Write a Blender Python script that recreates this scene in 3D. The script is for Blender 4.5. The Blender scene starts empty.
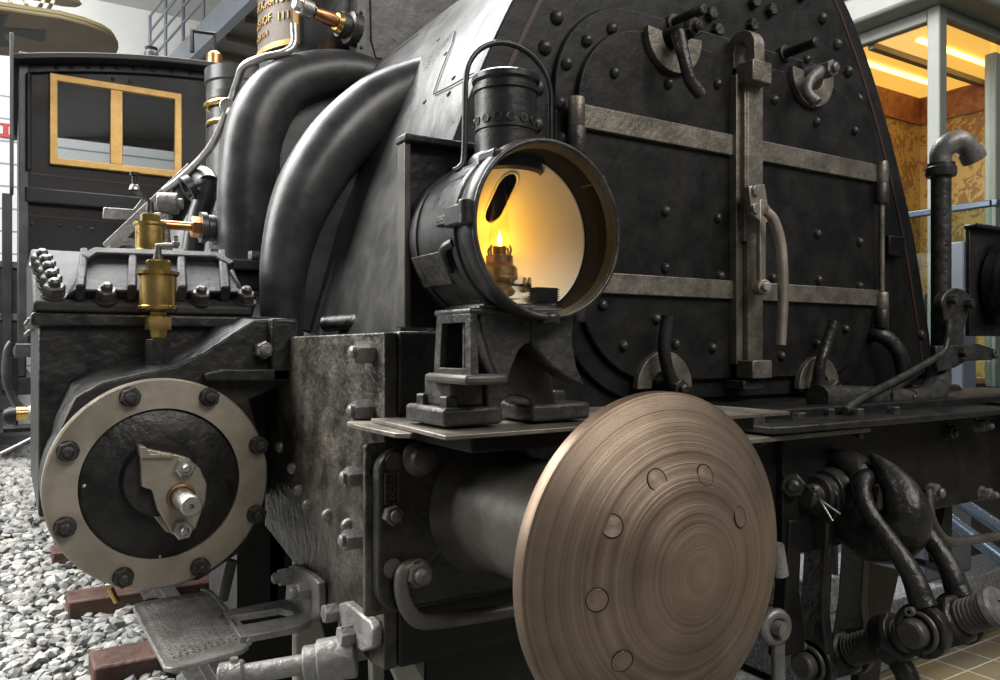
import bpy, bmesh, math, random
from mathutils import Vector, Matrix
R = math.radians
PI = math.pi
rnd = random.Random(7)
SC = bpy.context.scene
COL = SC.collection

# ------------------------------------------------------------------ camera, light, exposure
H = 1.40                                   # eye height over the trackbed
TH = R(32.0)                               # the camera is turned 32 degrees off the engine's axis
F = 788.0                                  # focal length, 1000 px wide frame
S_, C_ = math.sin(TH), math.cos(TH)
cam = bpy.data.cameras.new('camera')
cam.lens = F * 36.0 / 1000.0
cam.sensor_width = 36.0
cam.sensor_fit = 'HORIZONTAL'
cam.shift_y = 0.007
cam.clip_start = 0.02
camera = bpy.data.objects.new('camera', cam)
COL.objects.link(camera)
camera.location = (0, 0, H)
camera.rotation_euler = (R(90), 0, -TH)
SC.camera = camera

SC.view_settings.view_transform = 'Standard'
SC.view_settings.look = 'None'
SC.view_settings.exposure = 0.0
SC.view_settings.gamma = 1.0
SC.view_settings.use_curve_mapping = False

world = bpy.data.worlds.new('world')
SC.world = world
world.use_nodes = True
bg = world.node_tree.nodes['Background']
bg.inputs[0].default_value = (0.90, 0.96, 1.0, 1)
bg.inputs[1].default_value = 0.11


def area(name, loc, target, sx, sy, power, color=(1, 1, 1)):
    l = bpy.data.lights.new(name, 'AREA')
    l.shape = 'RECTANGLE'
    l.size, l.size_y, l.energy, l.color = sx, sy, power, color
    o = bpy.data.objects.new(name, l)
    COL.objects.link(o)
    o.location = (loc[0], loc[1], loc[2] + H)
    d = Vector(target) - Vector(loc)
    o.rotation_euler = d.to_track_quat('-Z', 'Y').to_euler()
    return o


area('skylight_over_the_track', (-4.6, 5.0, 4.4), (0.4, 3.2, 0.2), 4.0, 6.0, 1100, (1.0, 0.98, 0.95))
area('skylight_over_the_nose', (2.4, -3.6, 4.4), (1.0, 0.9, 0.0), 4.5, 2.5, 260, (1.0, 0.95, 0.89))
area('skylight_over_the_cab', (0.3, 5.4, 4.7), (0.3, 4.9, 0.0), 6.5, 3.2, 1150, (1.0, 1.0, 1.0))
area('fill_on_the_back_wall', (-3.0, 10.5, 5.5), (-5.0, 15.0, 2.5), 8.0, 2.5, 700, (1.0, 1.0, 1.0))  # added fill light, turned to the back wall to whiten it
area('fill_before_the_engine', (0.4, -3.8, 3.6), (0.6, 0.9, 0.0), 2.0, 2.0, 60, (1.0, 0.97, 0.93))  # added fill light, brightens the headlamp reflector from the front
area('skylight_over_the_platform', (5.0, -0.5, 5.0), (4.2, 2.0, -1.0), 3.0, 3.0, 60, (1.0, 0.98, 0.95))


# ------------------------------------------------------------------ pixel rays (eye at the origin, z relative to the eye)
def ray(u, v):
    a, b = (u - 500.0) / F, (347.0 - v) / F
    return S_ + a * C_, C_ - a * S_, b


def PY(u, v, y):
    r = ray(u, v); t = y / r[1]
    return Vector((r[0] * t, y, r[2] * t))


def PX(u, v, x):
    r = ray(u, v); t = x / r[0]
    return Vector((x, r[1] * t, r[2] * t))


def PZ(u, v, z):
    r = ray(u, v); t = z / r[2]
    return Vector((r[0] * t, r[1] * t, z))


def PT(u, v, t):
    r = ray(u, v)
    return Vector((r[0] * t, r[1] * t, r[2] * t))


# ------------------------------------------------------------------ materials
def new_mat(name):
    m = bpy.data.materials.new(name)
    m.use_nodes = True
    nt = m.node_tree
    return m, nt, nt.nodes['Principled BSDF']


def mat(name, base, metallic=0.0, rough=0.5, base2=None, cscale=6.0, bump=0.0, bscale=40.0, rvar=0.0,
        spec=0.5, cpos=(0.4, 0.65), coat=0.0, detail=6.0, dist=0.02):
    m, nt, p = new_mat(name)
    n = nt.nodes; ln = nt.links
    p.inputs['Metallic'].default_value = metallic
    p.inputs['Roughness'].default_value = rough
    p.inputs['Specular IOR Level'].default_value = spec
    p.inputs['Coat Weight'].default_value = coat
    p.inputs['Base Color'].default_value = (*base, 1)
    geo = n.new('ShaderNodeNewGeometry')
    if base2 is not None or rvar:
        t = n.new('ShaderNodeTexNoise')
        t.inputs['Scale'].default_value = cscale
        t.inputs['Detail'].default_value = detail
        t.inputs['Roughness'].default_value = 0.65
        ln.new(geo.outputs['Position'], t.inputs['Vector'])
        if base2 is not None:
            r = n.new('ShaderNodeValToRGB')
            r.color_ramp.elements[0].position = cpos[0]
            r.color_ramp.elements[1].position = cpos[1]
            r.color_ramp.elements[0].color = (*base, 1)
            r.color_ramp.elements[1].color = (*base2, 1)
            ln.new(t.outputs['Fac'], r.inputs['Fac'])
            ln.new(r.outputs['Color'], p.inputs['Base Color'])
        if rvar:
            mr = n.new('ShaderNodeMapRange')
            mr.inputs['From Min'].default_value = 0.3
            mr.inputs['From Max'].default_value = 0.7
            mr.inputs['To Min'].default_value = max(0.05, rough - rvar)
            mr.inputs['To Max'].default_value = min(1.0, rough + rvar)
            ln.new(t.outputs['Fac'], mr.inputs['Value'])
            ln.new(mr.outputs['Result'], p.inputs['Roughness'])
    if bump:
        t2 = n.new('ShaderNodeTexNoise')
        t2.inputs['Scale'].default_value = bscale
        t2.inputs['Detail'].default_value = 5.0
        ln.new(geo.outputs['Position'], t2.inputs['Vector'])
        b = n.new('ShaderNodeBump')
        b.inputs['Strength'].default_value = bump
        b.inputs['Distance'].default_value = dist
        ln.new(t2.outputs['Fac'], b.inputs['Height'])
        ln.new(b.outputs['Normal'], p.inputs['Normal'])
    return m


M = {}
M['black'] = mat('black_gloss_paint', (0.013, 0.013, 0.0135), 0, 0.36, (0.024, 0.023, 0.022), 9, 0.10, 30, 0.10, 0.5)
M['front'] = mat('black_smokebox_paint', (0.006, 0.006, 0.006), 0, 0.45, (0.014, 0.0132, 0.0125), 14, 0.10, 30, 0.10, 0.3)
M['cast'] = mat('black_painted_casting', (0.009, 0.009, 0.009), 0, 0.40, (0.022, 0.021, 0.020), 20, 0.16, 55, 0.12, 0.45)
M['grey'] = mat('graphite_boiler_paint', (0.045, 0.045, 0.045), 0.4, 0.33, (0.075, 0.075, 0.073), 7, 0.10, 18, 0.08, 0.5)
M['boiler'] = mat('grey_boiler_cladding', (0.15, 0.15, 0.148), 0.1, 0.40, (0.21, 0.21, 0.205), 5, 0.05, 18, 0.08)
M['pipe'] = mat('graphite_pipe_paint', (0.030, 0.031, 0.032), 0.15, 0.34, (0.062, 0.063, 0.064), 8, 0.10, 16, 0.08, 0.5)
M['cover'] = mat('valve_cover_paint', (0.016, 0.016, 0.016), 0, 0.55, (0.036, 0.035, 0.034), 12, 0.15, 60, 0.08, 0.25)
M['ped'] = mat('worn_pedestal_casting', (0.022, 0.021, 0.020), 0.1, 0.42, (0.055, 0.052, 0.048), 22, 0.22, 60, 0.12)
M['pale'] = mat('pale_frame_paint', (0.33, 0.32, 0.27), 0, 0.5, (0.42, 0.41, 0.35), 9)
M['rust'] = mat('worn_frame_plate', (0.016, 0.0145, 0.012), 0.15, 0.44, (0.135, 0.118, 0.092), 11, 0.35, 60, 0.14, 0.5, (0.40, 0.74), detail=10)
M['rustb'] = mat('red_black_frame_plate', (0.012, 0.011, 0.011), 0, 0.45, (0.045, 0.020, 0.015), 15, 0.5, 40, 0.1, 0.5, (0.5, 0.72))
M['strap'] = mat('worn_strap_steel', (0.155, 0.139, 0.115), 0.65, 0.46, (0.255, 0.23, 0.192), 18, 0.12, 90, 0.10)
M['ring'] = mat('cylinder_ring_steel', (0.35, 0.305, 0.245), 0.7, 0.42, (0.47, 0.415, 0.34), 10, 0.04, 60, 0.08)
M['steel'] = mat('bright_steel', (0.42, 0.41, 0.39), 0.85, 0.34, (0.56, 0.55, 0.52), 25, 0.05, 80, 0.08)
M['iron'] = mat('dark_iron', (0.035, 0.034, 0.033), 0.45, 0.40, (0.075, 0.072, 0.068), 30, 0.15, 90, 0.1)
M['bolt'] = mat('grey_bolt_iron', (0.16, 0.153, 0.145), 0.5, 0.42, (0.26, 0.25, 0.235), 40, 0.1, 120, 0.1)
M['silver'] = mat('grey_painted_iron', (0.20, 0.195, 0.186), 0.3, 0.42, (0.32, 0.31, 0.295), 22, 0.25, 80, 0.1)
M['cupiron'] = mat('coupling_iron', (0.028, 0.027, 0.026), 0.5, 0.36, (0.055, 0.052, 0.050), 18, 0.22, 55, 0.1)
M['casing'] = mat('buffer_casing_iron', (0.065, 0.060, 0.053), 0.4, 0.46, (0.125, 0.116, 0.102), 9, 0.06, 45, 0.08)
M['brass'] = mat('brass', (0.52, 0.34, 0.11), 1.0, 0.28, (0.64, 0.44, 0.16), 20, 0.03, 60, 0.08)
M['gold'] = mat('gold_window_frame', (0.42, 0.25, 0.07), 0.35, 0.40, (0.52, 0.32, 0.10), 20)
M['copper'] = mat('copper', (0.60, 0.27, 0.12), 1.0, 0.30, (0.70, 0.36, 0.18), 20)
M['red'] = mat('brown_red_lining', (0.045, 0.016, 0.012), 0, 0.5)
M['cab'] = mat('cab_paint', (0.013, 0.013, 0.014), 0, 0.42, (0.019, 0.019, 0.020), 4, 0.05, 20, 0.08, 0.25)
M['wood'] = mat('red_brown_sleeper_wood', (0.060, 0.030, 0.022), 0, 0.65, (0.125, 0.066, 0.050), 9, 0.4, 30)
M['white'] = mat('white_plaster', (0.82, 0.82, 0.80), 0, 0.8, (0.88, 0.88, 0.86), 1.2)
M['ceil'] = mat('pale_ceiling', (0.66, 0.66, 0.65), 0, 0.85, (0.72, 0.72, 0.71), 0.8)
M['bluegrey'] = mat('blue_grey_paint', (0.20, 0.235, 0.28), 0.1, 0.40, (0.23, 0.265, 0.31), 3)
M['bluedark'] = mat('dark_blue_grey_paint', (0.065, 0.078, 0.098), 0.1, 0.40, (0.080, 0.094, 0.115), 3)
M['bluerail'] = mat('blue_steel_rail', (0.07, 0.095, 0.13), 0.6, 0.25)
M['soffit'] = mat('gallery_soffit', (0.16, 0.135, 0.115), 0, 0.7, (0.22, 0.19, 0.165), 3)
M['offwhite'] = mat('off_white_frame', (0.20, 0.212, 0.19), 0, 0.45, (0.235, 0.248, 0.222), 4)
M['plinth'] = mat('speckled_granite', (0.10, 0.105, 0.11), 0, 0.7, (0.24, 0.245, 0.25), 60, 0.4, 120, 0, 0.5, (0.42, 0.62))
M['trackbed'] = mat('trackbed', (0.10, 0.10, 0.095), 0, 0.9, (0.22, 0.22, 0.205), 30, 0.5, 60)
M['linen'] = mat('doped_wing_linen', (0.17, 0.13, 0.075), 0, 0.65, (0.23, 0.18, 0.105), 2.5)
M['wingedge'] = mat('wing_edge_tape', (0.22, 0.20, 0.085), 0, 0.6)
M['crossblack'] = mat('wing_cross_black', (0.025, 0.026, 0.03), 0, 0.6)
M['reflector'] = mat('cream_enamel', (0.88, 0.79, 0.62), 0.0, 0.28, (0.90, 0.82, 0.66), 6, spec=0.6)
M['bezel'] = mat('lamp_inner_bezel', (0.008, 0.0075, 0.007), 0.0, 0.85, (0.012, 0.011, 0.010), 12, spec=0.1)
M['plaquebg'] = mat('plaque_ground', (0.105, 0.088, 0.075), 0.3, 0.5, (0.16, 0.135, 0.115), 15, spec=0.25)
M['burner'] = mat('burner_brass', (0.20, 0.12, 0.05), 0.8, 0.42, (0.32, 0.19, 0.08), 60, 0.1, 120)
M['ceilingwarm'] = mat('cream_saloon_ceiling', (0.85, 0.62, 0.22), 0, 0.6)
M['redsign'] = mat('red_sign', (0.5, 0.04, 0.04), 0, 0.5)


def mk_disc():
    m, nt, p = new_mat('turned_buffer_face')
    n = nt.nodes; ln = nt.links
    tc = n.new('ShaderNodeTexCoord')
    sp = n.new('ShaderNodeSeparateXYZ'); ln.new(tc.outputs['Object'], sp.inputs[0])
    cb = n.new('ShaderNodeCombineXYZ'); ln.new(sp.outputs[0], cb.inputs[0]); ln.new(sp.outputs[2], cb.inputs[1])
    le = n.new('ShaderNodeVectorMath'); le.operation = 'LENGTH'; ln.new(cb.outputs[0], le.inputs[0])
    n1 = n.new('ShaderNodeTexNoise'); n1.noise_dimensions = '1D'
    n1.inputs['Scale'].default_value = 70; n1.inputs['Detail'].default_value = 8; n1.inputs['Roughness'].default_value = 0.75
    ln.new(le.outputs['Value'], n1.inputs['W'])
    n2 = n.new('ShaderNodeTexNoise'); n2.inputs['Scale'].default_value = 10; n2.inputs['Detail'].default_value = 6
    ln.new(tc.outputs['Object'], n2.inputs['Vector'])
    ad = n.new('ShaderNodeMath'); ad.operation = 'MULTIPLY_ADD'; ad.inputs[1].default_value = 0.55
    ln.new(n1.outputs['Fac'], ad.inputs[0])
    mu = n.new('ShaderNodeMath'); mu.operation = 'MULTIPLY'; mu.inputs[1].default_value = 0.45
    ln.new(n2.outputs['Fac'], mu.inputs[0]); ln.new(mu.outputs[0], ad.inputs[2])
    r = n.new('ShaderNodeValToRGB')
    r.color_ramp.elements[0].position = 0.36; r.color_ramp.elements[0].color = (0.125, 0.086, 0.058, 1)
    r.color_ramp.elements[1].position = 0.62; r.color_ramp.elements[1].color = (0.33, 0.25, 0.185, 1)
    ln.new(ad.outputs[0], r.inputs['Fac']); ln.new(r.outputs['Color'], p.inputs['Base Color'])
    b = n.new('ShaderNodeBump'); b.inputs['Strength'].default_value = 0.35; b.inputs['Distance'].default_value = 0.004
    ln.new(n1.outputs['Fac'], b.inputs['Height']); ln.new(b.outputs['Normal'], p.inputs['Normal'])
    p.inputs['Metallic'].default_value = 0.7
    p.inputs['Roughness'].default_value = 0.42
    return m


def mk_stone():
    m, nt, p = new_mat('grey_ballast_stone')
    n = nt.nodes; ln = nt.links
    g = n.new('ShaderNodeNewGeometry')
    r = n.new('ShaderNodeValToRGB')
    cr = r.color_ramp
    cr.elements[0].position = 0.0; cr.elements[0].color = (0.16, 0.165, 0.16, 1)
    cr.elements[1].position = 1.0; cr.elements[1].color = (0.50, 0.50, 0.465, 1)
    e = cr.elements.new(0.45); e.color = (0.33, 0.335, 0.315, 1)
    e = cr.elements.new(0.8); e.color = (0.40, 0.37, 0.31, 1)
    ln.new(g.outputs['Random Per Island'], r.inputs['Fac'])
    t = n.new('ShaderNodeTexNoise'); t.inputs['Scale'].default_value = 60
    ln.new(g.outputs['Position'], t.inputs['Vector'])
    mx = n.new('ShaderNodeMix'); mx.data_type = 'RGBA'; mx.blend_type = 'MULTIPLY'; mx.inputs['Factor'].default_value = 0.5
    ln.new(r.outputs['Color'], mx.inputs[6]); ln.new(t.outputs['Color'], mx.inputs[7])
    mx2 = n.new('ShaderNodeHueSaturation'); mx2.inputs['Saturation'].default_value = 0.55; mx2.inputs['Value'].default_value = 1.3
    ln.new(mx.outputs[2], mx2.inputs['Color'])
    ln.new(mx2.outputs[0], p.inputs['Base Color'])
    p.inputs['Roughness'].default_value = 0.75
    return m


def mk_glass(name, tint, refl=0.10, rough=0.02):
    """a thin pane: mostly see-through with a glossy coat"""
    m = bpy.data.materials.new(name); m.use_nodes = True
    nt = m.node_tree; n = nt.nodes; ln = nt.links
    n.remove(n['Principled BSDF'])
    out = n['Material Output']
    tr = n.new('ShaderNodeBsdfTransparent'); tr.inputs[0].default_value = (*tint, 1)
    gl = n.new('ShaderNodeBsdfGlossy'); gl.inputs['Roughness'].default_value = rough
    lw = n.new('ShaderNodeLayerWeight'); lw.inputs['Blend'].default_value = 0.5
    pw = n.new('ShaderNodeMath'); pw.operation = 'POWER'; pw.inputs[1].default_value = 5.0
    ln.new(lw.outputs['Facing'], pw.inputs[0])
    mr = n.new('ShaderNodeMath'); mr.operation = 'MULTIPLY_ADD'; mr.inputs[1].default_value = 0.45; mr.inputs[2].default_value = refl
    ln.new(pw.outputs[0], mr.inputs[0])
    mx = n.new('ShaderNodeMixShader')
    ln.new(mr.outputs[0], mx.inputs[0]); ln.new(tr.outputs[0], mx.inputs[1]); ln.new(gl.outputs[0], mx.inputs[2])
    ln.new(mx.outputs[0], out.inputs[0])
    return m


def mk_emit(name, col, strength):
    m = bpy.data.materials.new(name); m.use_nodes = True
    p = m.node_tree.nodes['Principled BSDF']
    p.inputs['Base Color'].default_value = (*col, 1)
    p.inputs['Emission Color'].default_value = (*col, 1)
    p.inputs['Emission Strength'].default_value = strength
    return m


def mk_tile():
    m, nt, p = new_mat('brown_floor_tile')
    n = nt.nodes; ln = nt.links
    g = n.new('ShaderNodeNewGeometry')
    b = n.new('ShaderNodeTexBrick')
    b.offset = 0.0
    b.inputs['Scale'].default_value = 1.0
    b.inputs['Brick Width'].default_value = 0.22; b.inputs['Row Height'].default_value = 0.14
    b.inputs['Mortar Size'].default_value = 0.004
    b.inputs['Color1'].default_value = (0.19, 0.145, 0.075, 1)
    b.inputs['Color2'].default_value = (0.10, 0.095, 0.075, 1)
    b.inputs['Mortar'].default_value = (0.42, 0.38, 0.30, 1)
    b.inputs['Bias'].default_value = -0.2
    ln.new(g.outputs['Position'], b.inputs['Vector'])
    ln.new(b.outputs['Color'], p.inputs['Base Color'])
    p.inputs['Roughness'].default_value = 0.4
    return m


def mk_wallpaper():
    m, nt, p = new_mat('floral_wallpaper')
    n = nt.nodes; ln = nt.links
    g = n.new('ShaderNodeNewGeometry')
    v = n.new('ShaderNodeTexVoronoi'); v.inputs['Scale'].default_value = 5.0
    t = n.new('ShaderNodeTexNoise'); t.inputs['Scale'].default_value = 9; t.inputs['Detail'].default_value = 4; t.inputs['Distortion'].default_value = 2.5
    ln.new(g.outputs['Position'], v.inputs['Vector']); ln.new(g.outputs['Position'], t.inputs['Vector'])
    mu = n.new('ShaderNodeMath'); mu.operation = 'MULTIPLY_ADD'; mu.inputs[1].default_value = 0.35
    ln.new(v.outputs['Distance'], mu.inputs[0]); ln.new(t.outputs['Fac'], mu.inputs[2])
    r = n.new('ShaderNodeValToRGB')
    r.color_ramp.elements[0].position = 0.68; r.color_ramp.elements[0].color = (0.46, 0.29, 0.085, 1)
    r.color_ramp.elements[1].position = 0.74; r.color_ramp.elements[1].color = (0.25, 0.12, 0.035, 1)
    ln.new(mu.outputs[0], r.inputs['Fac']); ln.new(r.outputs['Color'], p.inputs['Base Color'])
    p.inputs['Roughness'].default_value = 0.6
    return m


def mk_panelled():
    """white wall with level grooves every 45 cm"""
    m, nt, p = new_mat('white_boarded_wall')
    n = nt.nodes; ln = nt.links
    g = n.new('ShaderNodeNewGeometry')
    sp = n.new('ShaderNodeSeparateXYZ'); ln.new(g.outputs['Position'], sp.inputs[0])
    md = n.new('ShaderNodeMath'); md.operation = 'MODULO'; md.inputs[1].default_value = 0.36
    ln.new(sp.outputs[2], md.inputs[0])
    lt = n.new('ShaderNodeMath'); lt.operation = 'LESS_THAN'; lt.inputs[1].default_value = 0.03
    ln.new(md.outputs[0], lt.inputs[0])
    mx = n.new('ShaderNodeMix'); mx.data_type = 'RGBA'
    mx.inputs[6].default_value = (0.80, 0.82, 0.83, 1); mx.inputs[7].default_value = (0.30, 0.32, 0.34, 1)
    ln.new(lt.outputs[0], mx.inputs['Factor']); ln.new(mx.outputs[2], p.inputs['Base Color'])
    p.inputs['Roughness'].default_value = 0.6
    return m


M['disc'] = mk_disc()
M['stone'] = mk_stone()
M['lampglass'] = mk_glass('lamp_glass', (1, 1, 1), 0.015)
M['tubeglass'] = mk_glass('lamp_chimney_glass', (0.985, 0.975, 0.95), 0.01)
M['cabglass'] = mk_glass('cab_window_glass', (0.72, 0.74, 0.74), 0.002)
M['showglass'] = mk_glass('showcase_glass', (0.93, 0.95, 0.93), 0.003)
M['railglass'] = mk_glass('barrier_glass', (0.80, 0.86, 0.84), 0.06)
M['flame'] = mk_emit('flame', (1.0, 0.55, 0.10), 14.0)
M['tubelight'] = mk_emit('warm_tube_light', (1.0, 0.66, 0.20), 5.0)
M['litceiling'] = mk_emit('backlit_amber_ceiling', (1.0, 0.55, 0.10), 0.95)
M['tile'] = mk_tile()
M['wallpaper'] = mk_wallpaper()
M['frieze'] = mat('red_brown_frieze', (0.20, 0.055, 0.02), 0, 0.55, (0.36, 0.15, 0.05), 14)
M['boarded'] = mk_panelled()

# ------------------------------------------------------------------ mesh builder
WL = {}                                    # world location of each object made here


def frame_of(n):
    n = Vector(n).normalized()
    r = Vector((0, 0, 1)) if abs(n.z) < 0.9 else Vector((1, 0, 0))
    a = r.cross(n).normalized()
    return a, n.cross(a).normalized(), n


class MB:
    FIT = None                             # (point, size, place): build round 'point', then set at 'place' at that size

    @staticmethod
    def fit(p):
        if MB.FIT is None: return Vector(p)
        a, k, b = MB.FIT
        return Vector(b) + (Vector(p) - Vector(a)) * k

    def __init__(s):
        s.v, s.f = [], []

    def add(s, vs, fs):
        k = len(s.v)
        s.v += [Vector(x) for x in vs]
        s.f += [tuple(i + k for i in q) for q in fs]
        return s

    def box(s, x0, x1, y0, y1, z0, z1):
        return s.add([(x0, y0, z0), (x1, y0, z0), (x1, y1, z0), (x0, y1, z0), (x0, y0, z1), (x1, y0, z1), (x1, y1, z1), (x0, y1, z1)],
                     [(0, 3, 2, 1), (4, 5, 6, 7), (0, 1, 5, 4), (1, 2, 6, 5), (2, 3, 7, 6), (3, 0, 4, 7)])

    def prism(s, poly, axis, a0, a1):
        def mk(p, a):
            return {'y': (p[0], a, p[1]), 'x': (a, p[0], p[1]), 'z': (p[0], p[1], a)}[axis]
        n = len(poly)
        vs = [mk(p, a0) for p in poly] + [mk(p, a1) for p in poly]
        fs = [tuple(range(n)), tuple(range(2 * n - 1, n - 1, -1))]
        fs += [(i, (i + 1) % n, n + (i + 1) % n, n + i) for i in range(n)]
        return s.add(vs, fs)

    def ring(s, outer, inner, axis, a0, a1):
        """plate with a hole, both outlines with the same number of points"""
        def mk(p, a):
            return {'y': (p[0], a, p[1]), 'x': (a, p[0], p[1]), 'z': (p[0], p[1], a)}[axis]
        n = len(outer)
        vs = [mk(p, a0) for p in outer] + [mk(p, a0) for p in inner] + [mk(p, a1) for p in outer] + [mk(p, a1) for p in inner]
        fs = []
        for i in range(n):
            j = (i + 1) % n
            fs += [(i, j, n + j, n + i), (2 * n + i, 3 * n + i, 3 * n + j, 2 * n + j), (i, 2 * n + i, 2 * n + j, j), (n + i, n + j, 3 * n + j, 3 * n + i)]
        return s.add(vs, fs)

    def hull3(s, bottom, top):
        """two outlines of points in space with the same count, joined and capped"""
        n = len(bottom)
        fs = [tuple(range(n)), tuple(range(2 * n - 1, n - 1, -1))]
        fs += [(i, (i + 1) % n, n + (i + 1) % n, n + i) for i in range(n)]
        return s.add(list(bottom) + list(top), fs)

    def lathe(s, prof, c, n=(0, -1, 0), seg=32, phase=0.0):
        a, b, n = frame_of(n)
        c = Vector(c)
        vs, fs, rows = [], [], []
        for r, h in prof:
            if r < 1e-7:
                rows.append([len(vs)]); vs.append(c + n * h)
            else:
                rows.append(list(range(len(vs), len(vs) + seg)))
                for i in range(seg):
                    t = 2 * PI * i / seg + phase
                    vs.append(c + n * h + (a * math.cos(t) + b * math.sin(t)) * r)
        for p, q in zip(rows, rows[1:]):
            for i in range(seg):
                j = (i + 1) % seg
                if len(p) == 1 and len(q) == 1: continue
                if len(p) == 1: fs.append((p[0], q[i], q[j]))
                elif len(q) == 1: fs.append((p[i], p[j], q[0]))
                else: fs.append((p[i], p[j], q[j], q[i]))
        return s.add(vs, fs)

    def cyl(s, c, n, r, h, seg=20, r2=None):
        r2 = r if r2 is None else r2
        return s.lathe([(0, 0), (r, 0), (r2, h), (0, h)], c, n, seg)

    def rod(s, p, q, r, seg=12, r2=None):
        d = Vector(q) - Vector(p)
        return s.cyl(p, d, r, d.length, seg, r2)

    def dome(s, c, n, r, h=None, seg=12):
        h = r * 0.75 if h is None else h
        pr = [(r, 0)] + [(r * math.cos(t), h * math.sin(t)) for t in (0.35, 0.75, 1.15)] + [(0, h)]
        return s.lathe(pr, c, n, seg)

    def hexnut(s, c, n, r, h, phase=0.3, stud=0.0, sh=0.0, washer=0.0):
        c = Vector(c); n = Vector(n).normalized()
        if washer:
            s.cyl(c, n, washer, h * 0.15, 18); c = c + n * h * 0.12
        s.lathe([(0, 0), (r, 0), (r, h * 0.86), (r * 0.86, h), (0, h)], c, n, 6, phase)
        if stud:
            s.lathe([(stud, h * 0.9), (stud, h + sh * 0.7), (stud * 0.6, h + sh), (0, h + sh)], c, n, 12)
        return s

    def tube(s, pts, r, seg=12, cap=True, flat=1.0, up=None):
        pts = [Vector(p) for p in pts]
        n = len(pts)
        rr = r if isinstance(r, (list, tuple)) else [r] * n
        tan = []
        for i in range(n):
            d = pts[min(i + 1, n - 1)] - pts[max(i - 1, 0)]
            tan.append(d.normalized())
        ref = Vector(up) if up else (Vector((0, 0, 1)) if abs(tan[0].z) < 0.9 else Vector((0, 1, 0)))
        nx = (ref - tan[0] * ref.dot(tan[0])).normalized()
        vs = []
        for i in range(n):
            nx = (nx - tan[i] * nx.dot(tan[i])).normalized()
            by = tan[i].cross(nx)
            for k in range(seg):
                t = 2 * PI * k / seg
                vs.append(pts[i] + nx * math.cos(t) * rr[i] * flat + by * math.sin(t) * rr[i])
        fs = []
        for i in range(n - 1):
            for k in range(seg):
                q = (k + 1) % seg
                fs.append((i * seg + k, i * seg + q, (i + 1) * seg + q, (i + 1) * seg + k))
        if cap:
            fs.append(tuple(range(seg - 1, -1, -1)))
            fs.append(tuple(range((n - 1) * seg, n * seg)))
        return s.add(vs, fs)

    def bar(s, pts, w, h, side):
        """flat bar swept along a path; side is the direction of its width"""
        pts = [Vector(p) for p in pts]; side = Vector(side).normalized()
        n = len(pts); vs = []
        for i in range(n):
            d = (pts[min(i + 1, n - 1)] - pts[max(i - 1, 0)]).normalized()
            u = side.cross(d).normalized()
            for a, b in ((-1, -1), (1, -1), (1, 1), (-1, 1)):
                vs.append(pts[i] + side * a * w / 2 + u * b * h / 2)
        fs = [(0, 1, 2, 3), tuple(4 * (n - 1) + k for k in (3, 2, 1, 0))]
        for i in range(n - 1):
            for k in range(4):
                q = (k + 1) % 4
                fs.append((4 * i + k, 4 * i + q, 4 * i + 4 + q, 4 * i + 4 + k))
        return s.add(vs, fs)

    def torus(s, c, n, Rr, r, seg=48, sub=10, t0=0, t1=2 * PI):
        a, b, n = frame_of(n); c = Vector(c)
        closed = abs(t1 - t0 - 2 * PI) < 1e-4
        k = seg if closed else seg + 1
        pts = [c + (a * math.cos(t0 + (t1 - t0) * i / seg) + b * math.sin(t0 + (t1 - t0) * i / seg)) * Rr for i in range(k)]
        vs, fs = [], []
        for p in pts:
            d = (p - c).normalized()
            for j in range(sub):
                t = 2 * PI * j / sub
                vs.append(p + d * math.cos(t) * r + n * math.sin(t) * r)
        for i in range(seg):
            i2 = (i + 1) % k
            for j in range(sub):
                j2 = (j + 1) % sub
                fs.append((i * sub + j, i2 * sub + j, i2 * sub + j2, i * sub + j2))
        return s.add(vs, fs)

    def build(s, name, m, parent=None, bevel=0.0, seg=2, angle=38, origin=None, kind=None, label=None):
        if MB.FIT: s.v = [MB.fit(v) for v in s.v]
        lo = Vector([min(v[i] for v in s.v) for i in range(3)])
        hi = Vector([max(v[i] for v in s.v) for i in range(3)])
        o_ = MB.fit(origin) if origin is not None else (lo + hi) / 2
        me = bpy.data.meshes.new(name)
        me.from_pydata([v - o_ for v in s.v], [], s.f)
        bm = bmesh.new(); bm.from_mesh(me)
        bmesh.ops.recalc_face_normals(bm, faces=bm.faces)
        bm.to_mesh(me); bm.free()
        me.shade_smooth()
        me.set_sharp_from_angle(angle=R(angle))
        me.materials.append(M[m] if isinstance(m, str) else m)
        o = bpy.data.objects.new(name, me); COL.objects.link(o)
        w = o_ + Vector((0, 0, H))
        WL[o.name] = w
        if parent is not None:
            o.parent = parent; o.location = w - WL[parent.name]
        else:
            o.location = w
        if bevel:
            b = o.modifiers.new('bevel', 'BEVEL'); b.width = bevel; b.segments = seg
            b.limit_method = 'ANGLE'; b.angle_limit = R(40)
        if kind: o['kind'] = kind
        if label: o['label'] = label
        return o


def empty(name, loc, parent=None):
    o = bpy.data.objects.new(name, None); COL.objects.link(o)
    o.empty_display_size = 0.1
    w = Vector(loc) + Vector((0, 0, H)); WL[o.name] = w
    if parent is not None:
        o.parent = parent; o.location = w - WL[parent.name]
    else:
        o.location = w
    return o


def tag(o, label, cat, group=None, kind=None):
    o['label'] = label; o['category'] = cat
    if group: o['group'] = group
    if kind: o['kind'] = kind
    return o


def struct(o):
    o['kind'] = 'structure'
    return o


def again(proto, pos, parent, rot=None):
    """a copy of one mesh object at another place (pos: where its origin goes)"""
    c = proto.copy(); COL.objects.link(c)
    w = Vector(pos) + Vector((0, 0, H)); WL[c.name] = w
    c.parent = parent; c.location = w - WL[parent.name]
    if rot: c.rotation_euler = rot
    return c


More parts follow.
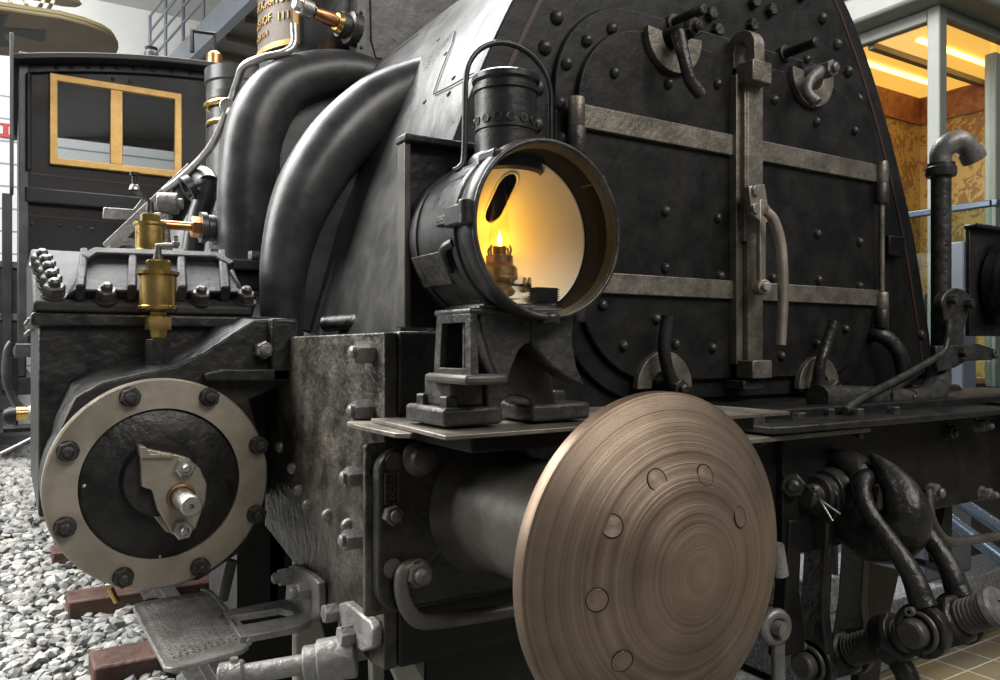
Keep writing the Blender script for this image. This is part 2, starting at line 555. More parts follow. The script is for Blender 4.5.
def many(build_one, places, parent):
    """build_one(pos) makes the first; the rest are copies with their origins shifted the same way"""
    first = None
    for p in places:
        p = Vector(p)
        if first is None:
            first = build_one(p); off = WL[first.name] - Vector((0, 0, H)) - MB.fit(p)
        else:
            again(first, MB.fit(p) + off, parent)
    return first


def curve(pts, n=8):
    """Catmull-Rom through the points"""
    pts = [Vector(p) for p in pts]
    if len(pts) < 3: return pts
    q = [pts[0] * 2 - pts[1]] + pts + [pts[-1] * 2 - pts[-2]]
    out = []
    for i in range(1, len(q) - 2):
        for k in range(n):
            t = k / n
            a, b, c, d = q[i - 1], q[i], q[i + 1], q[i + 2]
            out.append(0.5 * ((2 * b) + (c - a) * t + (2 * a - 5 * b + 4 * c - d) * t * t + (3 * b - a - 3 * c + d) * t ** 3))
    out.append(pts[-1])
    return out


def lerp_list(vals, n):
    """values spread over n samples"""
    out = []
    for i in range(n):
        t = i / (n - 1) * (len(vals) - 1); k = min(int(t), len(vals) - 2)
        out.append(vals[k] + (vals[k + 1] - vals[k]) * (t - k))
    return out


def rrect(x0, x1, z0, z1, bl, br, tr, tl, n=8):
    p = []
    for cx, cz, r, a0 in ((x0 + bl, z0 + bl, bl, 180), (x1 - br, z0 + br, br, 270), (x1 - tr, z1 - tr, tr, 0), (x0 + tl, z1 - tl, tl, 90)):
        if r < 1e-5:
            p.append((cx, cz)); continue
        for i in range(n + 1):
            t = R(a0 + 90 * i / n)
            p.append((cx + r * math.cos(t), cz + r * math.sin(t)))
    return p


def circ(cx, cz, r, n=24, a0=0, a1=360, end=False):
    k = n + 1 if end else n
    return [(cx + r * math.cos(R(a0 + (a1 - a0) * i / n)), cz + r * math.sin(R(a0 + (a1 - a0) * i / n))) for i in range(k)]


def smooth2(poly, n=6):
    return [(p.x, p.y) for p in curve([Vector((a, b, 0)) for a, b in poly], n)]


FR = (0, -1, 0)      # towards the front of the engine
LF = (-1, 0, 0)      # towards the track side
UP = (0, 0, 1)
GZ = -H              # trackbed level

#@@STRUCTURE
# ------------------------------------------------------------------ the hall
struct(MB().box(-14, 3.0, -4, 22, GZ - 0.12, GZ - 0.03).build('ground', 'trackbed'))
struct(MB().box(3.0, 16, -4, 22, GZ - 0.12, GZ).build('floor', 'tile'))
struct(MB().box(-14, 16, 15.0, 15.2, GZ - 0.1, 6.0).build('wall_back', 'white'))
struct(MB().box(-14, 16, 14.9, 15.0, GZ - 0.1, 4.35).build('trim_1', 'boarded'))
struct(MB().box(-14, 16, 5.6, 15.0, 5.9, 6.0).build('ceiling', 'ceil'))

# gallery overhead: edge beam, soffit and railing
ga = PT(150, 98, 13.0); gb = PT(250, -6, 9.33); gb.z = ga.z
gd = (gb - ga).normalized(); gs = Vector((gd.y, -gd.x, 0))
if gs.x < 0: gs = -gs
gb = gb + gd * 2.0
g = empty('gallery', (ga + gb) / 2); g['kind'] = 'structure'
mb = MB(); mb.hull3([ga, gb, gb + gs * 0.12, ga + gs * 0.12], [p + Vector((0, 0, 0.36)) for p in (ga, gb, gb + gs * 0.12, ga + gs * 0.12)])
mb.build('edge_beam', 'bluegrey', g)
mb = MB(); q = [ga + gs * 0.12, gb + gs * 0.12, gb + gs * 3.0, ga + gs * 3.0]
mb.hull3([p + Vector((0, 0, 0.10)) for p in q], [p + Vector((0, 0, 0.3)) for p in q]); mb.build('soffit', 'soffit', g)
mb = MB()
for i in range(9):
    p = ga + (gb - ga) * ((i + 0.3) / 9) + gs * 0.2
    mb.hull3([p, p + gd * 0.05, p + gd * 0.05 + gs * 2.8, p + gs * 2.8], [x + Vector((0, 0, 0.1)) for x in (p, p + gd * 0.05, p + gd * 0.05 + gs * 2.8, p + gs * 2.8)])
mb.build('soffit_rib', 'soffit', g)
for i in range(8):
    p = ga + (gb - ga) * (i / 7)
    MB().rod(p + Vector((0, 0, 0.36)), p + Vector((0, 0, 1.35)), 0.025, 8).build('railing_post', 'bluegrey', g)
for zz in (0.62, 0.86, 1.10, 1.35):
    MB().rod(ga + Vector((0, 0, zz)), gb + Vector((0, 0, zz)), 0.02, 8).build('railing_bar', 'bluegrey', g)

# raised platform and its granite kerb on the right
struct(MB().box(4.3, 9.0, 2.3, 8.0, GZ, -0.33).build('platform', 'bluedark'))
struct(MB().box(2.75, 4.6, 2.0, 2.62, GZ, GZ + 0.30).build('kerb', 'plinth', None, 0.01))
struct(MB().box(2.75, 3.10, 2.03, 5.0, GZ + 0.30, GZ + 0.45).build('trim_2', 'plinth', None, 0.01))
struct(MB().box(4.06, 7.0, 2.2, 2.29, GZ + 0.30, -0.40).build('recess_shade', 'cab'))  # black panel, its colour stands in for the shade of a recess

#@@TRACK
# ------------------------------------------------------------------ track
def sleeper(y, x0, label):
    o = MB().box(x0, 2.72, y, y + 0.22, GZ - 0.06, GZ + 0.09).build('railway_sleeper', 'wood', None, 0.012)
    return tag(o, label, 'sleeper', 'sleepers under the engine')


p1 = PZ(93, 668, GZ + 0.09); p2 = PZ(68, 602, GZ + 0.09); p3 = PZ(52, 553, GZ + 0.09)
sleeper(p1.y, p1.x, 'red-brown wooden sleeper nearest the camera, below the tread plate')
sleeper(p2.y, p2.x, 'red-brown wooden sleeper end sticking out of gravel below the cylinder ring')
sleeper(p3.y, p3.x, 'red-brown wooden sleeper end farthest back, left of the cylinder ring')


def rail(x):
    pr = [(-.065, 0), (.065, 0), (.065, .012), (.01, .03), (.009, .095), (.034, .108), (.034, .14), (-.034, .14), (-.034, .108), (-.009, .095), (-.01, .03), (-.065, .012)]
    return MB().prism([(x + a, GZ + 0.09 + b) for a, b in pr], 'y', -0.5, 14.0).build('running_rail', 'iron', None, 0.003)


tag(rail(0.66), 'dark steel rail under the engine wheels on the gravel side', 'rail')

# gravel
def gravel():
    ico = bmesh.new(); bmesh.ops.create_icosphere(ico, subdivisions=1, radius=1)
    iv = [v.co.copy() for v in ico.verts]; iff = [tuple(v.index for v in f.verts) for f in ico.faces]; ico.free()
    V, Fc = [], []
    def stone(x, y, z, s):
        k = len(V)
        sx, sy, sz = s * rnd.uniform(.75, 1.35), s * rnd.uniform(.6, 1.1), s * rnd.uniform(.42, .8)
        e = Matrix.Rotation(rnd.uniform(0, 6.3), 3, 'Z') @ Matrix.Rotation(rnd.uniform(-.6, .6), 3, 'X')
        for c in iv:
            j = rnd.uniform(.68, 1.2)
            p = e @ Vector((c.x * sx * j, c.y * sy * j, c.z * sz * j))
            V.append((x + p.x, y + p.y, z + p.z))
        Fc.extend(tuple(i + k for i in f) for f in iff)
    y = 2.2
    n = 0
    while y < 13.0:
        s = 0.030 + max(0, (y - 3)) * 0.0032
        x0, x1 = -0.62 * y - 0.3 - (0 if y < 8 else 2.0), (1.6 if y < 4.8 else 0.75)
        x0 = max(x0, -0.8 - 0.12 * y)
        x = x0
        while x < x1:
            stone(x + rnd.uniform(-1, 1) * s, y + rnd.uniform(-1, 1) * s, GZ + rnd.uniform(-.022, .016), s * rnd.uniform(.65, 1.35))
            x += s * 1.45; n += 1
        y += s * 1.35
    me = bpy.data.meshes.new('ballast_gravel'); me.from_pydata([(a, b, c + H) for a, b, c in V], [], Fc)
    me.materials.append(M['stone'])
    o = bpy.data.objects.new('ballast_gravel', me); COL.objects.link(o)
    WL[o.name] = Vector((0, 0, 0))
    print('stones', n)
    return tag(o, 'loose pale grey crushed stone ballast beside and under the engine', 'gravel', None, 'stuff')


gravel()

#@@LOCO
# ------------------------------------------------------------------ the locomotive
LC = 1.41                                   # its centre line
L = empty('steam_locomotive', (LC, 1.0, GZ + 0.23))
tag(L, 'black steam locomotive seen from its front corner, smokebox, cylinder and buffers', 'locomotive')

HW = [(-.14, .862), (.02, .83), (.15, .795), (.3, .752), (.4, .714), (.5, .672), (.6, .625), (.7, .572), (.8, .51), (.9, .43), (1.0, .31), (1.06, .17), (1.08, 0.0)]


def prof(inset, dense=4):
    half = [(max(0.0, w - inset), z - (inset if z > .9 else 0)) for z, w in HW]
    half = smooth2(half, dense)
    return [(LC + w, z) for w, z in half] + [(LC - w, z) for w, z in reversed(half[:-1])]


def half_at(z, inset=0.0):
    for (z0, w0), (z1, w1) in zip(HW, HW[1:]):
        if z0 <= z <= z1: return w0 + (w1 - w0) * (z - z0) / (z1 - z0) - inset
    return 0.5


def on_wrapper(u, v):
    """where the ray meets the engine's left smokebox side"""
    r = ray(u, v); best = None
    for i in range(600):
        t = 1.0 + i * 0.003
        if r[0] * t > LC - half_at(r[2] * t, 0.012):
            lo_t, hi_t = t - 0.003, t
            for _ in range(20):
                m_ = (lo_t + hi_t) / 2
                if r[0] * m_ > LC - half_at(r[2] * m_, 0.012): hi_t = m_
                else: lo_t = m_
            return Vector((r[0] * hi_t, r[1] * hi_t, r[2] * hi_t))
    return Vector((r[0], r[1], r[2]))


# smokebox front plate
front = MB().prism(prof(0.0), 'y', 1.26, 1.29).build('smokebox_front', 'front', L, 0.004)
oo = [p for p in prof(0.050)]; ii = [p for p in prof(0.060)]
mb = MB()
half_n = len(oo)
for i in range(half_n - 1):
    mb.hull3([(oo[i][0], 1.2585, oo[i][1]), (oo[i + 1][0], 1.2585, oo[i + 1][1]), (ii[i + 1][0], 1.2585, ii[i + 1][1]), (ii[i][0], 1.2585, ii[i][1])],
             [(oo[i][0], 1.262, oo[i][1]), (oo[i + 1][0], 1.262, oo[i + 1][1]), (ii[i + 1][0], 1.262, ii[i + 1][1]), (ii[i][0], 1.262, ii[i][1])])
mb.build('lining_stripe', 'red', front, label='thin brown-red painted line')
sur = MB().prism(rrect(0.905, 1.975, -0.115, 0.705, .24, .24, .23, .20, 10), 'y', 1.246, 1.262).build('door_surround', 'front', front, 0.004)


def rivet_maker(parent, r, name='rivet', m='iron', h=None):
    return lambda p: MB().dome(p, FR, r, h, 14).build(name, m, parent)


many(rivet_maker(front, .0155, m='iron', h=.016), [PY(u, v, 1.262) for u, v in ((556, 18), (544, 48), (537, 88), (536, 125), (821, 19), (836, 45), (847, 72), (857, 100), (563, 330), (920, 335), (528, 165))], front)
many(rivet_maker(front, .013, m='iron', h=.014), [PY(u, v, 1.247) for u, v in ((566, 64), (586, 41), (611, 29), (559, 103), (562, 139), (873, 330))], front)
many(lambda p: MB().hexnut(p, FR, .015, .016, .2).build('bolt', 'iron', front), [PY(u, v, 1.261) for u, v in ((709, 15), (715, 31), (750, 26), (769, 11), (752, 3), (800, -4))], front)

# the two door leaves
def leaf(x0, x1, radii, straps, hinge, rivets, lab):
    d = MB().prism(rrect(x0, x1, -0.0725, .657, *radii, n=10), 'y', 1.232, 1.250).build('smokebox_door', 'front', L, 0.004)
    for zc, hh in ((.453, .047), (.128, .042)):
        MB().box(straps[0], straps[1], 1.221, 1.2335, zc - hh / 2, zc + hh / 2).build('hinge_strap', 'strap', d, 0.002, label='worn bare steel strap')
    hx = hinge
    for z0, z1, mm, rr in ((.428, .484, 'strap', .0165), (.374, .428, 'iron', .0175), (.097, .143, 'strap', .0165), (.048, .097, 'iron', .0175)):
        MB().lathe([(0, z0), (rr * .9, z0), (rr, z0 + .003), (rr, z1 - .003), (rr * .9, z1), (0, z1)], (hx, 1.218, 0), UP, 20).build('hinge_knuckle', mm, d)
    MB().cyl((hx, 1.218, .145), UP, .0075, .23, 12).build('hinge_pin', 'strap', d)
    many(lambda p: MB().dome(p, FR, .0115, .012, 14).build('rivet', 'iron', d), [PY(u, v, 1.232) for u, v in rivets], d)
    return d


dl = leaf(.952, 1.392, (.20, 0, 0, .17), (.945, 1.392), .9365,
          ((614, 73), (668, 84), (717, 84), (665, 211), (717, 218), (665, 268), (720, 276), (656, 319), (602, 305), (623, 346), (675, 344), (712, 348)), '')
dr = leaf(1.402, 1.925, (0, .20, .20, 0), (1.44, 1.948), 1.937,
          ((774, 100), (816, 122), (854, 131), (817, 234), (859, 242), (772, 278), (818, 280), (859, 286), (845, 329), (781, 356), (816, 344), (806, 60)), '')
# small latch lug on the plate beside the right hinges
MB().box(2.0, 2.075, 1.235, 1.262, .245, .30).build('lug', 'front', front, 0.004)

# central lock bar
lb = MB().box(1.379, 1.400, 1.211, 1.233, -.040, .61).build('lock_bar', 'strap', L, 0.002, label='worn bare steel locking bar')
MB().box(1.401, 1.452, 1.198, 1.236, -.040, .61).build('bar_strip', 'strap', lb, 0.002)
MB().box(1.392, 1.406, 1.199, 1.213, .235, .605).build('slide', 'strap', lb, 0.002)
MB().box(1.382, 1.445, 1.168, 1.216, .585, .632).build('clamp_block', 'strap', lb, 0.003)
hz_ = .668
U = [(1.172, .60), (1.172, hz_)] + [(1.213 - .041 * math.cos(R(t)), hz_ + .041 * math.sin(R(t))) for t in range(15, 180, 15)] + [(1.254, hz_), (1.254, .63), (1.230, .63), (1.230, hz_ - .003)] + \
    [(1.213 + .015 * math.cos(R(t)), hz_ + .015 * math.sin(R(t))) for t in range(15, 180, 30)] + [(1.198, hz_ - .003), (1.198, .60)]
MB().prism(U, 'x', 1.392, 1.426).build('hook_end', 'strap', lb, 0.002)
MB().box(1.382, 1.446, 1.168, 1.216, -.070, -.029).build('foot_block', 'strap', lb, 0.003)
MB().box(1.376, 1.440, 1.188, 1.245, -.096, -.074).build('foot_stop', 'iron', lb, 0.003)
# handle linkage on the bar
MB().bar([PY(761, 200, 1.170), PY(761, 286, 1.170)], .020, .012, (1, 0, 0)).build('link', 'ring', lb, 0.002)
pl = [PY(u, v, 1.165) for u, v in ((749, 186), (765, 184), (768, 204), (777, 215), (764, 225), (752, 214))]
MB().hull3(pl, [p + Vector((0, .016, 0)) for p in pl]).build('link_bracket', 'ring', lb, 0.002)
for u, v in ((753.5, 191), (753.5, 209)):
    MB().cyl(PY(u, v, 1.168), FR, .0115, .010, 18).build('pin', 'steel', lb, 0.001)
e = PY(758, 288, 1.178)
MB().lathe([(0, 0), (.017, 0), (.017, .03), (0, .03)], e, (-.35, -.94, 0), 20).build('link_eye', 'ring', lb, 0.002)
MB().cyl(e + Vector((-.012, -.03, 0)), (-.35, -.94, 0), .0095, .010, 16).build('pin', 'steel', lb, 0.001)
hp = curve([PY(u, v, 1.135) for u, v in ((765, 211), (773, 219), (780, 240), (782.5, 265), (783, 300), (781, 345))], 6)
MB().tube(hp, lerp_list([.0095, .0115, .0115, .0115, .0115, .0105], len(hp)), 14).build('lock_handle', 'ring', lb)


# four clamps round the door
def clamp(c, a0, a1, lever, hub_len, m_lever='cupiron', r_lever=.0128, tilt=0.0, lname='lever'):
    o_ = circ(c.x, c.z, .078, 22, a0, a1, True); i_ = circ(c.x, c.z, .038, 22, a0, a1, True)
    k = MB().prism(o_ + list(reversed(i_)), 'y', 1.218, 1.234).build('clamp_plate', 'strap', L, 0.0015, label='bare steel crescent plate')
    MB().lathe([(0, 0), (.022, 0), (.020, .012), (.019, hub_len - .004), (.017, hub_len), (0, hub_len)], (c.x, 1.232, c.z), FR, 20).build('hub', m_lever, k)
    MB().hexnut((c.x, 1.232 - hub_len, c.z), FR, .021, .018, .5, .011, .012).build('nut', m_lever, k)
    lv = curve(lever, 6)
    MB().tube(lv, lerp_list([r_lever * 1.25, r_lever, r_lever, r_lever * 1.05], len(lv)), 14).build(lname, m_lever, k)
    return k


c = PY(671, 38, 1.232)
clamp(c, 175, 365, [PY(678, 33, 1.185), PY(684, 58, 1.17), PY(690, 80, 1.165), PY(701, 95, 1.16)], .055)
c = PY(809, 76, 1.232)
clamp(c, 175, 365, [PY(820, 72, 1.19), PY(810, 80, 1.18), PY(807, 92, 1.17), PY(817, 103, 1.15)], .05, 'bolt', .0125)
c = PY(661, 388, 1.232)
clamp(c, 0, 180, [PY(672, 384, 1.19), PY(667, 368, 1.185), PY(664, 345, 1.185), PY(668, 316, 1.18)], .045)
c = PY(815, 388, 1.232)
clamp(c, 0, 180, [PY(818, 384, 1.19), PY(820, 365, 1.185), PY(826, 345, 1.185), PY(834, 322, 1.18)], .045, 'cupiron')
for u, v in ((668, 26), (779, 56)):
    p = PY(u, v, 1.262)
    k = MB().cyl(p, FR, .0115, .105, 16).build('door_stud', 'cupiron', front, 0.003)
    MB().cyl(p, FR, .02, .022, 18).build('stud_collar', 'iron', front, 0.002)

# smokebox sides behind the front plate
wr = MB().prism(prof(0.012, 8), 'y', 1.29, 2.35).build('smokebox_wrapper', 'grey', L, label='grey painted curved smokebox side')
for u, v in ((439, 40), (446, 54), (454, 78), (449, 94), (486, 60), (425, 102)):
    p = on_wrapper(u, v)
    MB().dome(p + Vector((.002, 0, -.001)), (-.9, 0, .35), .0075, .007, 10).build('rivet', 'iron', wr)


def seam(pix, w=.0016):
    MB().tube([on_wrapper(u, v) + Vector((-.0035, 0, .0015)) for u, v in pix], w, 6).build('seam', 'iron', wr)


seam([(456, 32), (453, 45), (447, 60), (441, 75), (435, 93)])
seam([(435, 95), (450, 88), (468, 78), (484, 69)])
seam([(383, 62), (396, 52), (420, 35)])

# casings of the steam pipes that leave the smokebox
def pipe_casing(y, path, rad, web, m='pipe', flange=None):
    pts = curve([PY(u, v, y) for u, v in path], 8)
    o = MB().tube(pts, lerp_list(rad, len(pts)), 24, True, 1.0, (0, 1, 0)).build('steam_pipe_casing', m, L)
    w = [PY(u, v, y + .03) for u, v in web]
    MB().hull3(w, [p + Vector((0, .035, 0)) for p in w]).build('casing_web', 'pipe' if m == 'pipe' else 'front', o, 0.004)
    return o


p1 = pipe_casing(1.76, ((440, 79), (415, 88), (378, 107), (336, 146), (304, 196), (287, 250), (282, 300), (283, 345)),
                 [.062, .068, .074, .074, .068, .056, .048, .046],
                 ((438, 110), (395, 118), (345, 160), (310, 225), (298, 330), (330, 335), (345, 235), (400, 190)), 'pipe')
# collar where it meets the smokebox
p2 = pipe_casing(2.30, ((385, 82), (350, 72), (312, 76), (278, 92), (256, 128), (247, 180), (245, 225), (244, 262)),
                 [.055, .062, .072, .080, .084, .080, .076, .074],
                 ((360, 75), (300, 90), (270, 150), (262, 255), (330, 255), (400, 100)), 'pipe')
MB().tube(curve([PY(u, v, 1.786) for u, v in ((404, 126), (366, 139), (330, 160), (313, 180), (299, 207), (292, 242), (290, 300))], 4), .0028, 6).build('weld_seam', 'grey', p1)
MB().tube(curve([PY(u, v, 2.327) for u, v in ((357, 64), (336, 64), (302, 74), (288, 90), (282, 120), (280, 170), (278, 240))], 4), .0035, 6).build('weld_seam', 'grey', p2)
fl = MB(); fp = PY(240, 262, 2.26)
fl.box(fp.x - .12, fp.x + .13, 2.16, 2.46, fp.z - .03, fp.z - .002)
fl.build('pipe_flange', 'pipe', p2, .004)
MB().box(fp.x - .10, fp.x + .20, 2.19, 2.46, fp.z - .085, fp.z - .032).build('flange_seat', 'cast', p2, .006)
many(lambda p: MB().hexnut(p, UP, .019, .022, .3).build('bolt', 'iron', p2), [fp + Vector((-.085, -.07, 0)), fp + Vector((.02, -.085, 0)), fp + Vector((-.09, .02, 0))], p2)

# boiler barrel
bar = MB().lathe([(0, 0), (.60, 0), (.60, 3.3), (0, 3.3)], (LC, 2.35, .46), (0, 1, 0), 72).build('boiler_barrel', 'boiler', L, label='grey painted boiler barrel')
for y in (2.9, 3.6, 4.4):
    MB().lathe([(.600, 0), (.606, .003), (.606, .05), (.600, .053)], (LC, y, .46), (0, 1, 0), 72).build('boiler_band', 'pipe', bar)
# dome-like sand box with the builder's plate
dc = PY(333, 40, 2.62); dome_r = .245
dm = MB().lathe([(0, .35), (dome_r, .35), (dome_r, 1.6), (dome_r * .9, 1.68), (0, 1.7)], (dc.x, 2.62, 0), UP, 48).build('sand_dome', 'black', L)


def plate_patch(a0, a1, z0, z1, r0, r1, name, m, n=20, parent=dm, **kw):
    vs, fs = [], []
    for i in range(n + 1):
        a = R(a0 + (a1 - a0) * i / n)
        for rr in (r0, r1):
            for z in (z0, z1):
                vs.append((dc.x + rr * math.cos(a), 2.62 + rr * math.sin(a), z))
    for i in range(n):
        b = 4 * i
        fs += [(b, b + 4, b + 5, b + 1), (b + 2, b + 3, b + 7, b + 6), (b + 1, b + 5, b + 7, b + 3), (b, b + 2, b + 6, b + 4)]
    fs += [(0, 1, 3, 2), (4 * n, 4 * n + 2, 4 * n + 3, 4 * n + 1)]
    return MB().add(vs, fs).build(name, m, parent, **kw)


ANG0, ANG1 = 164, 222
zb = .975
plq = plate_patch(ANG0, ANG1, zb, zb + .36, dome_r, dome_r + .004, 'builders_plate', 'plaquebg', label='brass plate with raised gold lettering')


# raised words round the plate (the rows are only half readable in the picture)
def curved_text(txt, a_mid, z, size):
    cu = bpy.data.curves.new('lettering', 'FONT')
    cu.body = txt; cu.size = size; cu.extrude = .0018; cu.align_x = 'CENTER'; cu.align_y = 'BOTTOM'; cu.space_character = 1.05
    to = bpy.data.objects.new('tmp', cu); COL.objects.link(to)
    dg = bpy.context.evaluated_depsgraph_get()
    me = bpy.data.meshes.new_from_object(to.evaluated_get(dg))
    bpy.data.objects.remove(to)
    rr = dome_r + .006
    mb = MB(); vs = []
    for v in me.vertices:
        a = R(a_mid) + v.co.x / rr
        q = rr + v.co.z
        vs.append((dc.x + q * math.cos(a), 2.62 + q * math.sin(a), z + v.co.y))
    mb.add(vs, [tuple(p.vertices) for p in me.polygons])
    return mb


rows = [('VON KM', 183, .006, .026), ('GEHOF', 185, .046, .038), ('111', 212, .040, .036), ('W.K.', 182, .098, .040), ('P.KM', 197, .100, .022), ('1888', 213, .096, .040),
        ('EL.STAMP', 186, .154, .040), ('F', 205, .160, .030), ('LOCOMOTIV', 192, .215, .040), ('FABRIK', 193, .275, .046)]
mb = MB()
for tx, am, dz, sz in rows:
    q = curved_text(tx, am, zb + .02 + dz, sz); mb.add(q.v, q.f)
le = mb.build('lettering', 'gold', plq, angle=20)
plate_patch(ANG0, ANG1, zb - .018, zb, dome_r, dome_r + .010, 'plate_rim', 'gold', parent=plq)
plate_patch(ANG1 - 1, ANG1 + 3, zb - .018, zb + .37, dome_r, dome_r + .010, 'plate_rim', 'gold', 4, parent=plq)
# box on the smokebox top beside it
mb = MB(); a = PY(358, 62, 2.30); b = PY(470, 50, 2.30)
bx = mb.box(a.x, b.x + .25, 2.30, 2.95, a.z - .2, a.z + .55).build('air_pump_box', 'black', L, .003)
k = PY(361, 62, 2.30)
MB().box(a.x - .004, a.x + .024, 2.294, 2.301, a.z - .2, a.z + .55).build('corner_angle', 'pipe', bx)
many(lambda p: MB().dome(p, FR, .006, .005, 10).build('rivet', 'pipe', bx), [Vector((a.x + .008, 2.294, PY(358.5, v, 2.294).z)) for v in (12, 22, 34, 47)], bx)
q1 = [PY(u, v, 2.299) for u, v in ((370, -20), (371, 40), (376, 58), (432, 66))]
MB().tube(q1, .003, 6).build('lining_stripe', 'red', bx, label='thin brown-red painted line')
ins = PY(450, 2, 2.3)
# copper valve with bracket
vp = PY(357, 31, 2.315)
cv = MB().lathe([(0, 0), (.050, 0), (.050, .03), (.038, .035), (.038, .06), (0, .06)], vp, (-.95, -.1, .12), 24).build('lever_valve', 'iron', L)
d = Vector((-.95, -.2, .10)).normalized()
MB().lathe([(0, 0), (.026, 0), (.034, .008), (.026, .022), (.02, .024), (0, .024)], vp + d * .055, d, 16).build('valve_flange', 'brass', cv)
MB().lathe([(0, 0), (.018, 0), (.022, .02), (.020, .055), (.016, .075), (0, .075)], vp + d * .075, d, 20).build('valve_body', 'copper', cv, label='copper valve body')
MB().hexnut(vp + d * .145, d, .016, .014).build('nut', 'iron', cv)
MB().lathe([(0, 0), (.026, 0), (.026, .04), (0, .04)], vp + d * .160, d, 20).build('lever_boss', 'steel', cv, .003)
MB().hexnut(vp + d * .20, d, .019, .018).build('nut', 'steel', cv)

# polished reversing rod that runs back past the boiler
rp = curve([PY(294, 24, 2.27), PY(294, 44, 2.27), PY(284, 53, 2.27), PY(262, 58, 2.3), PY(244, 66, 2.35), PY(238, 80, 2.4), PY(230, 104, 2.5)], 5)
rod = MB().tube(rp, .0115, 12).build('lubricator_rod', 'steel', L, label='polished steel rod')
rp = curve([PY(229, 106, 2.5), PY(222, 125, 2.6), PY(212, 145, 2.7), PY(198, 162, 2.8), PY(176, 182, 2.9), PY(165, 190, 2.95)], 5)
MB().tube(rp, .013, 12).build('rod_section', 'steel', rod)
MB().lathe([(0, -.02), (.024, -.02), (.024, .02), (0, .02)], PY(229, 107, 2.49), (-.5, -.8, 0), 16).build('rod_joint', 'steel', rod, .003)
MB().hexnut(PY(230, 113, 2.47), FR, .014, .02).build('nut', 'steel', rod)
# boiler fittings with brass rims behind the casing
tp = PY(238, 112, 3.4)
t = MB().lathe([(0, -1.0), (.115, -1.0), (.115, .02), (.125, .03), (.125, .06), (0, .08)], tp, UP, 36).build('safety_valve_column', 'pipe', L)
MB().torus(tp + Vector((0, 0, .01)), UP, .125, .013, 40, 10).build('brass_rim', 'brass', t)
MB().torus(tp + Vector((0, 0, -.065)), UP, .118, .011, 40, 8).build('brass_rim', 'brass', t)
tp = PY(240, 82, 4.3)
t = MB().lathe([(0, -1.2), (.17, -1.2), (.17, -.04), (.178, -.03), (.178, .04), (0, .05)], tp, UP, 36).build('steam_dome', 'pipe', L)

#@@CYL
# ------------------------------------------------------------------ left cylinder and valve chest
YC = 1.45
cc = PY(162, 483, YC)
cast = [(-.012, -.20), (.0, -.10)]
CASTPIX = ((48, 515), (49, 470), (60, 430), (75, 398), (103, 382), (140, 374), (175, 366), (205, 352), (232, 334), (254, 320), (288, 318), (292, 382), (250, 400), (262, 440), (262, 500), (244, 550), (200, 580), (152, 586), (100, 574), (64, 548))
pts = [PY(u, v, 1.47) for u, v in CASTPIX]
back_ = [PY(u, v - dv, 1.47) + Vector((0, .15, 0)) for (u, v), dv in zip(CASTPIX, (0, 6, 14, 16, 16, 16, 16, 15, 14, 6, 0) + (0,) * 10)]
body = MB().hull3(pts, back_).build('cylinder_casting', 'cast', L, .004, 2)
MB().lathe([(0, 0), (.178, 0), (.178, .75), (0, .75)], (cc.x, 1.475, cc.z), (0, 1, 0), 64).build('barrel', 'cast', body)
ring = MB().lathe([(.128, .012), (.128, -.005), (.176, -.005), (.179, -.002), (.179, .022), (.128, .022)], (cc.x, YC, cc.z), (0, 1, 0), 96).build('cover_ring', 'ring', body, label='bare steel ring round the cylinder cover')
MB().lathe([(0, -.004), (.06, -.004), (.122, -.001), (.128, .003), (.128, .02), (0, .02)], (cc.x, YC, cc.z), (0, 1, 0), 96).build('cover_disc', 'cast', body)
many(lambda p: MB().hexnut(p, FR, .0165, .014, .3, .0085, .009, .017).build('nut', 'iron', body),
     [PY(u, v, YC - .006) for u, v in ((209, 397), (130, 397), (68, 451), (65, 527), (123, 577), (200, 567), (256, 514), (258, 445))], body)
many(lambda p: MB().dome(p, FR, .004, .004, 10).build('stud', 'steel', body), [PY(240, 482, YC), PY(160, 557, YC), PY(84, 486, YC)], body)
# gland on the cover
gl = MB().lathe([(0, 0), (.064, 0), (.060, .03), (0, .03)], PY(160, 478, YC - .003), FR, 40).build('gland_boss', 'cast', body)
pix = ((141, 452), (147, 449), (178, 455), (188, 458), (200, 468), (207, 484), (206, 500), (196, 528), (184, 539), (172, 534), (158, 510), (152, 490), (142, 487))
gp = [PY(u, v, YC - .055) for u, v in pix]
MB().hull3(gp, [p + Vector((0, .022, 0)) for p in gp]).build('gland_plate', 'ring', body, .002, label='bare steel gland plate')
gp = [PY(u, v, YC - .03) for u, v in ((139, 470), (152, 452), (186, 455), (206, 480), (205, 505), (185, 537), (166, 532), (142, 502))]
MB().hull3(gp, [p + Vector((0, .02, 0)) for p in gp]).build('gland_flange', 'ring', body, .002)
lid = [PY(u, v, YC - .062) for u, v in ((140, 447), (146, 447), (150, 454), (174, 455), (174, 458), (141, 458))]
MB().hull3(lid, [p + Vector((0, .05, 0)) for p in lid]).build('oil_lid', 'ring', body, .001)
for u, v in ((184, 467), (182, 529)):
    MB().hexnut(PY(u, v, YC - .055), FR, .0165, .014, .1, .0075, .014, .0).build('nut', 'steel', body)
rc = PY(181, 497, YC - .056)
MB().torus(rc + Vector((0, -.002, 0)), FR, .0195, .0035, 28, 8).build('bush', 'burner', body)
MB().lathe([(0, 0), (.0165, 0), (.0165, .088), (.0145, .091), (.004, .091), (.004, .08), (0, .08)], rc, FR, 28).build('tail_rod', 'steel', body, label='polished steel rod end')

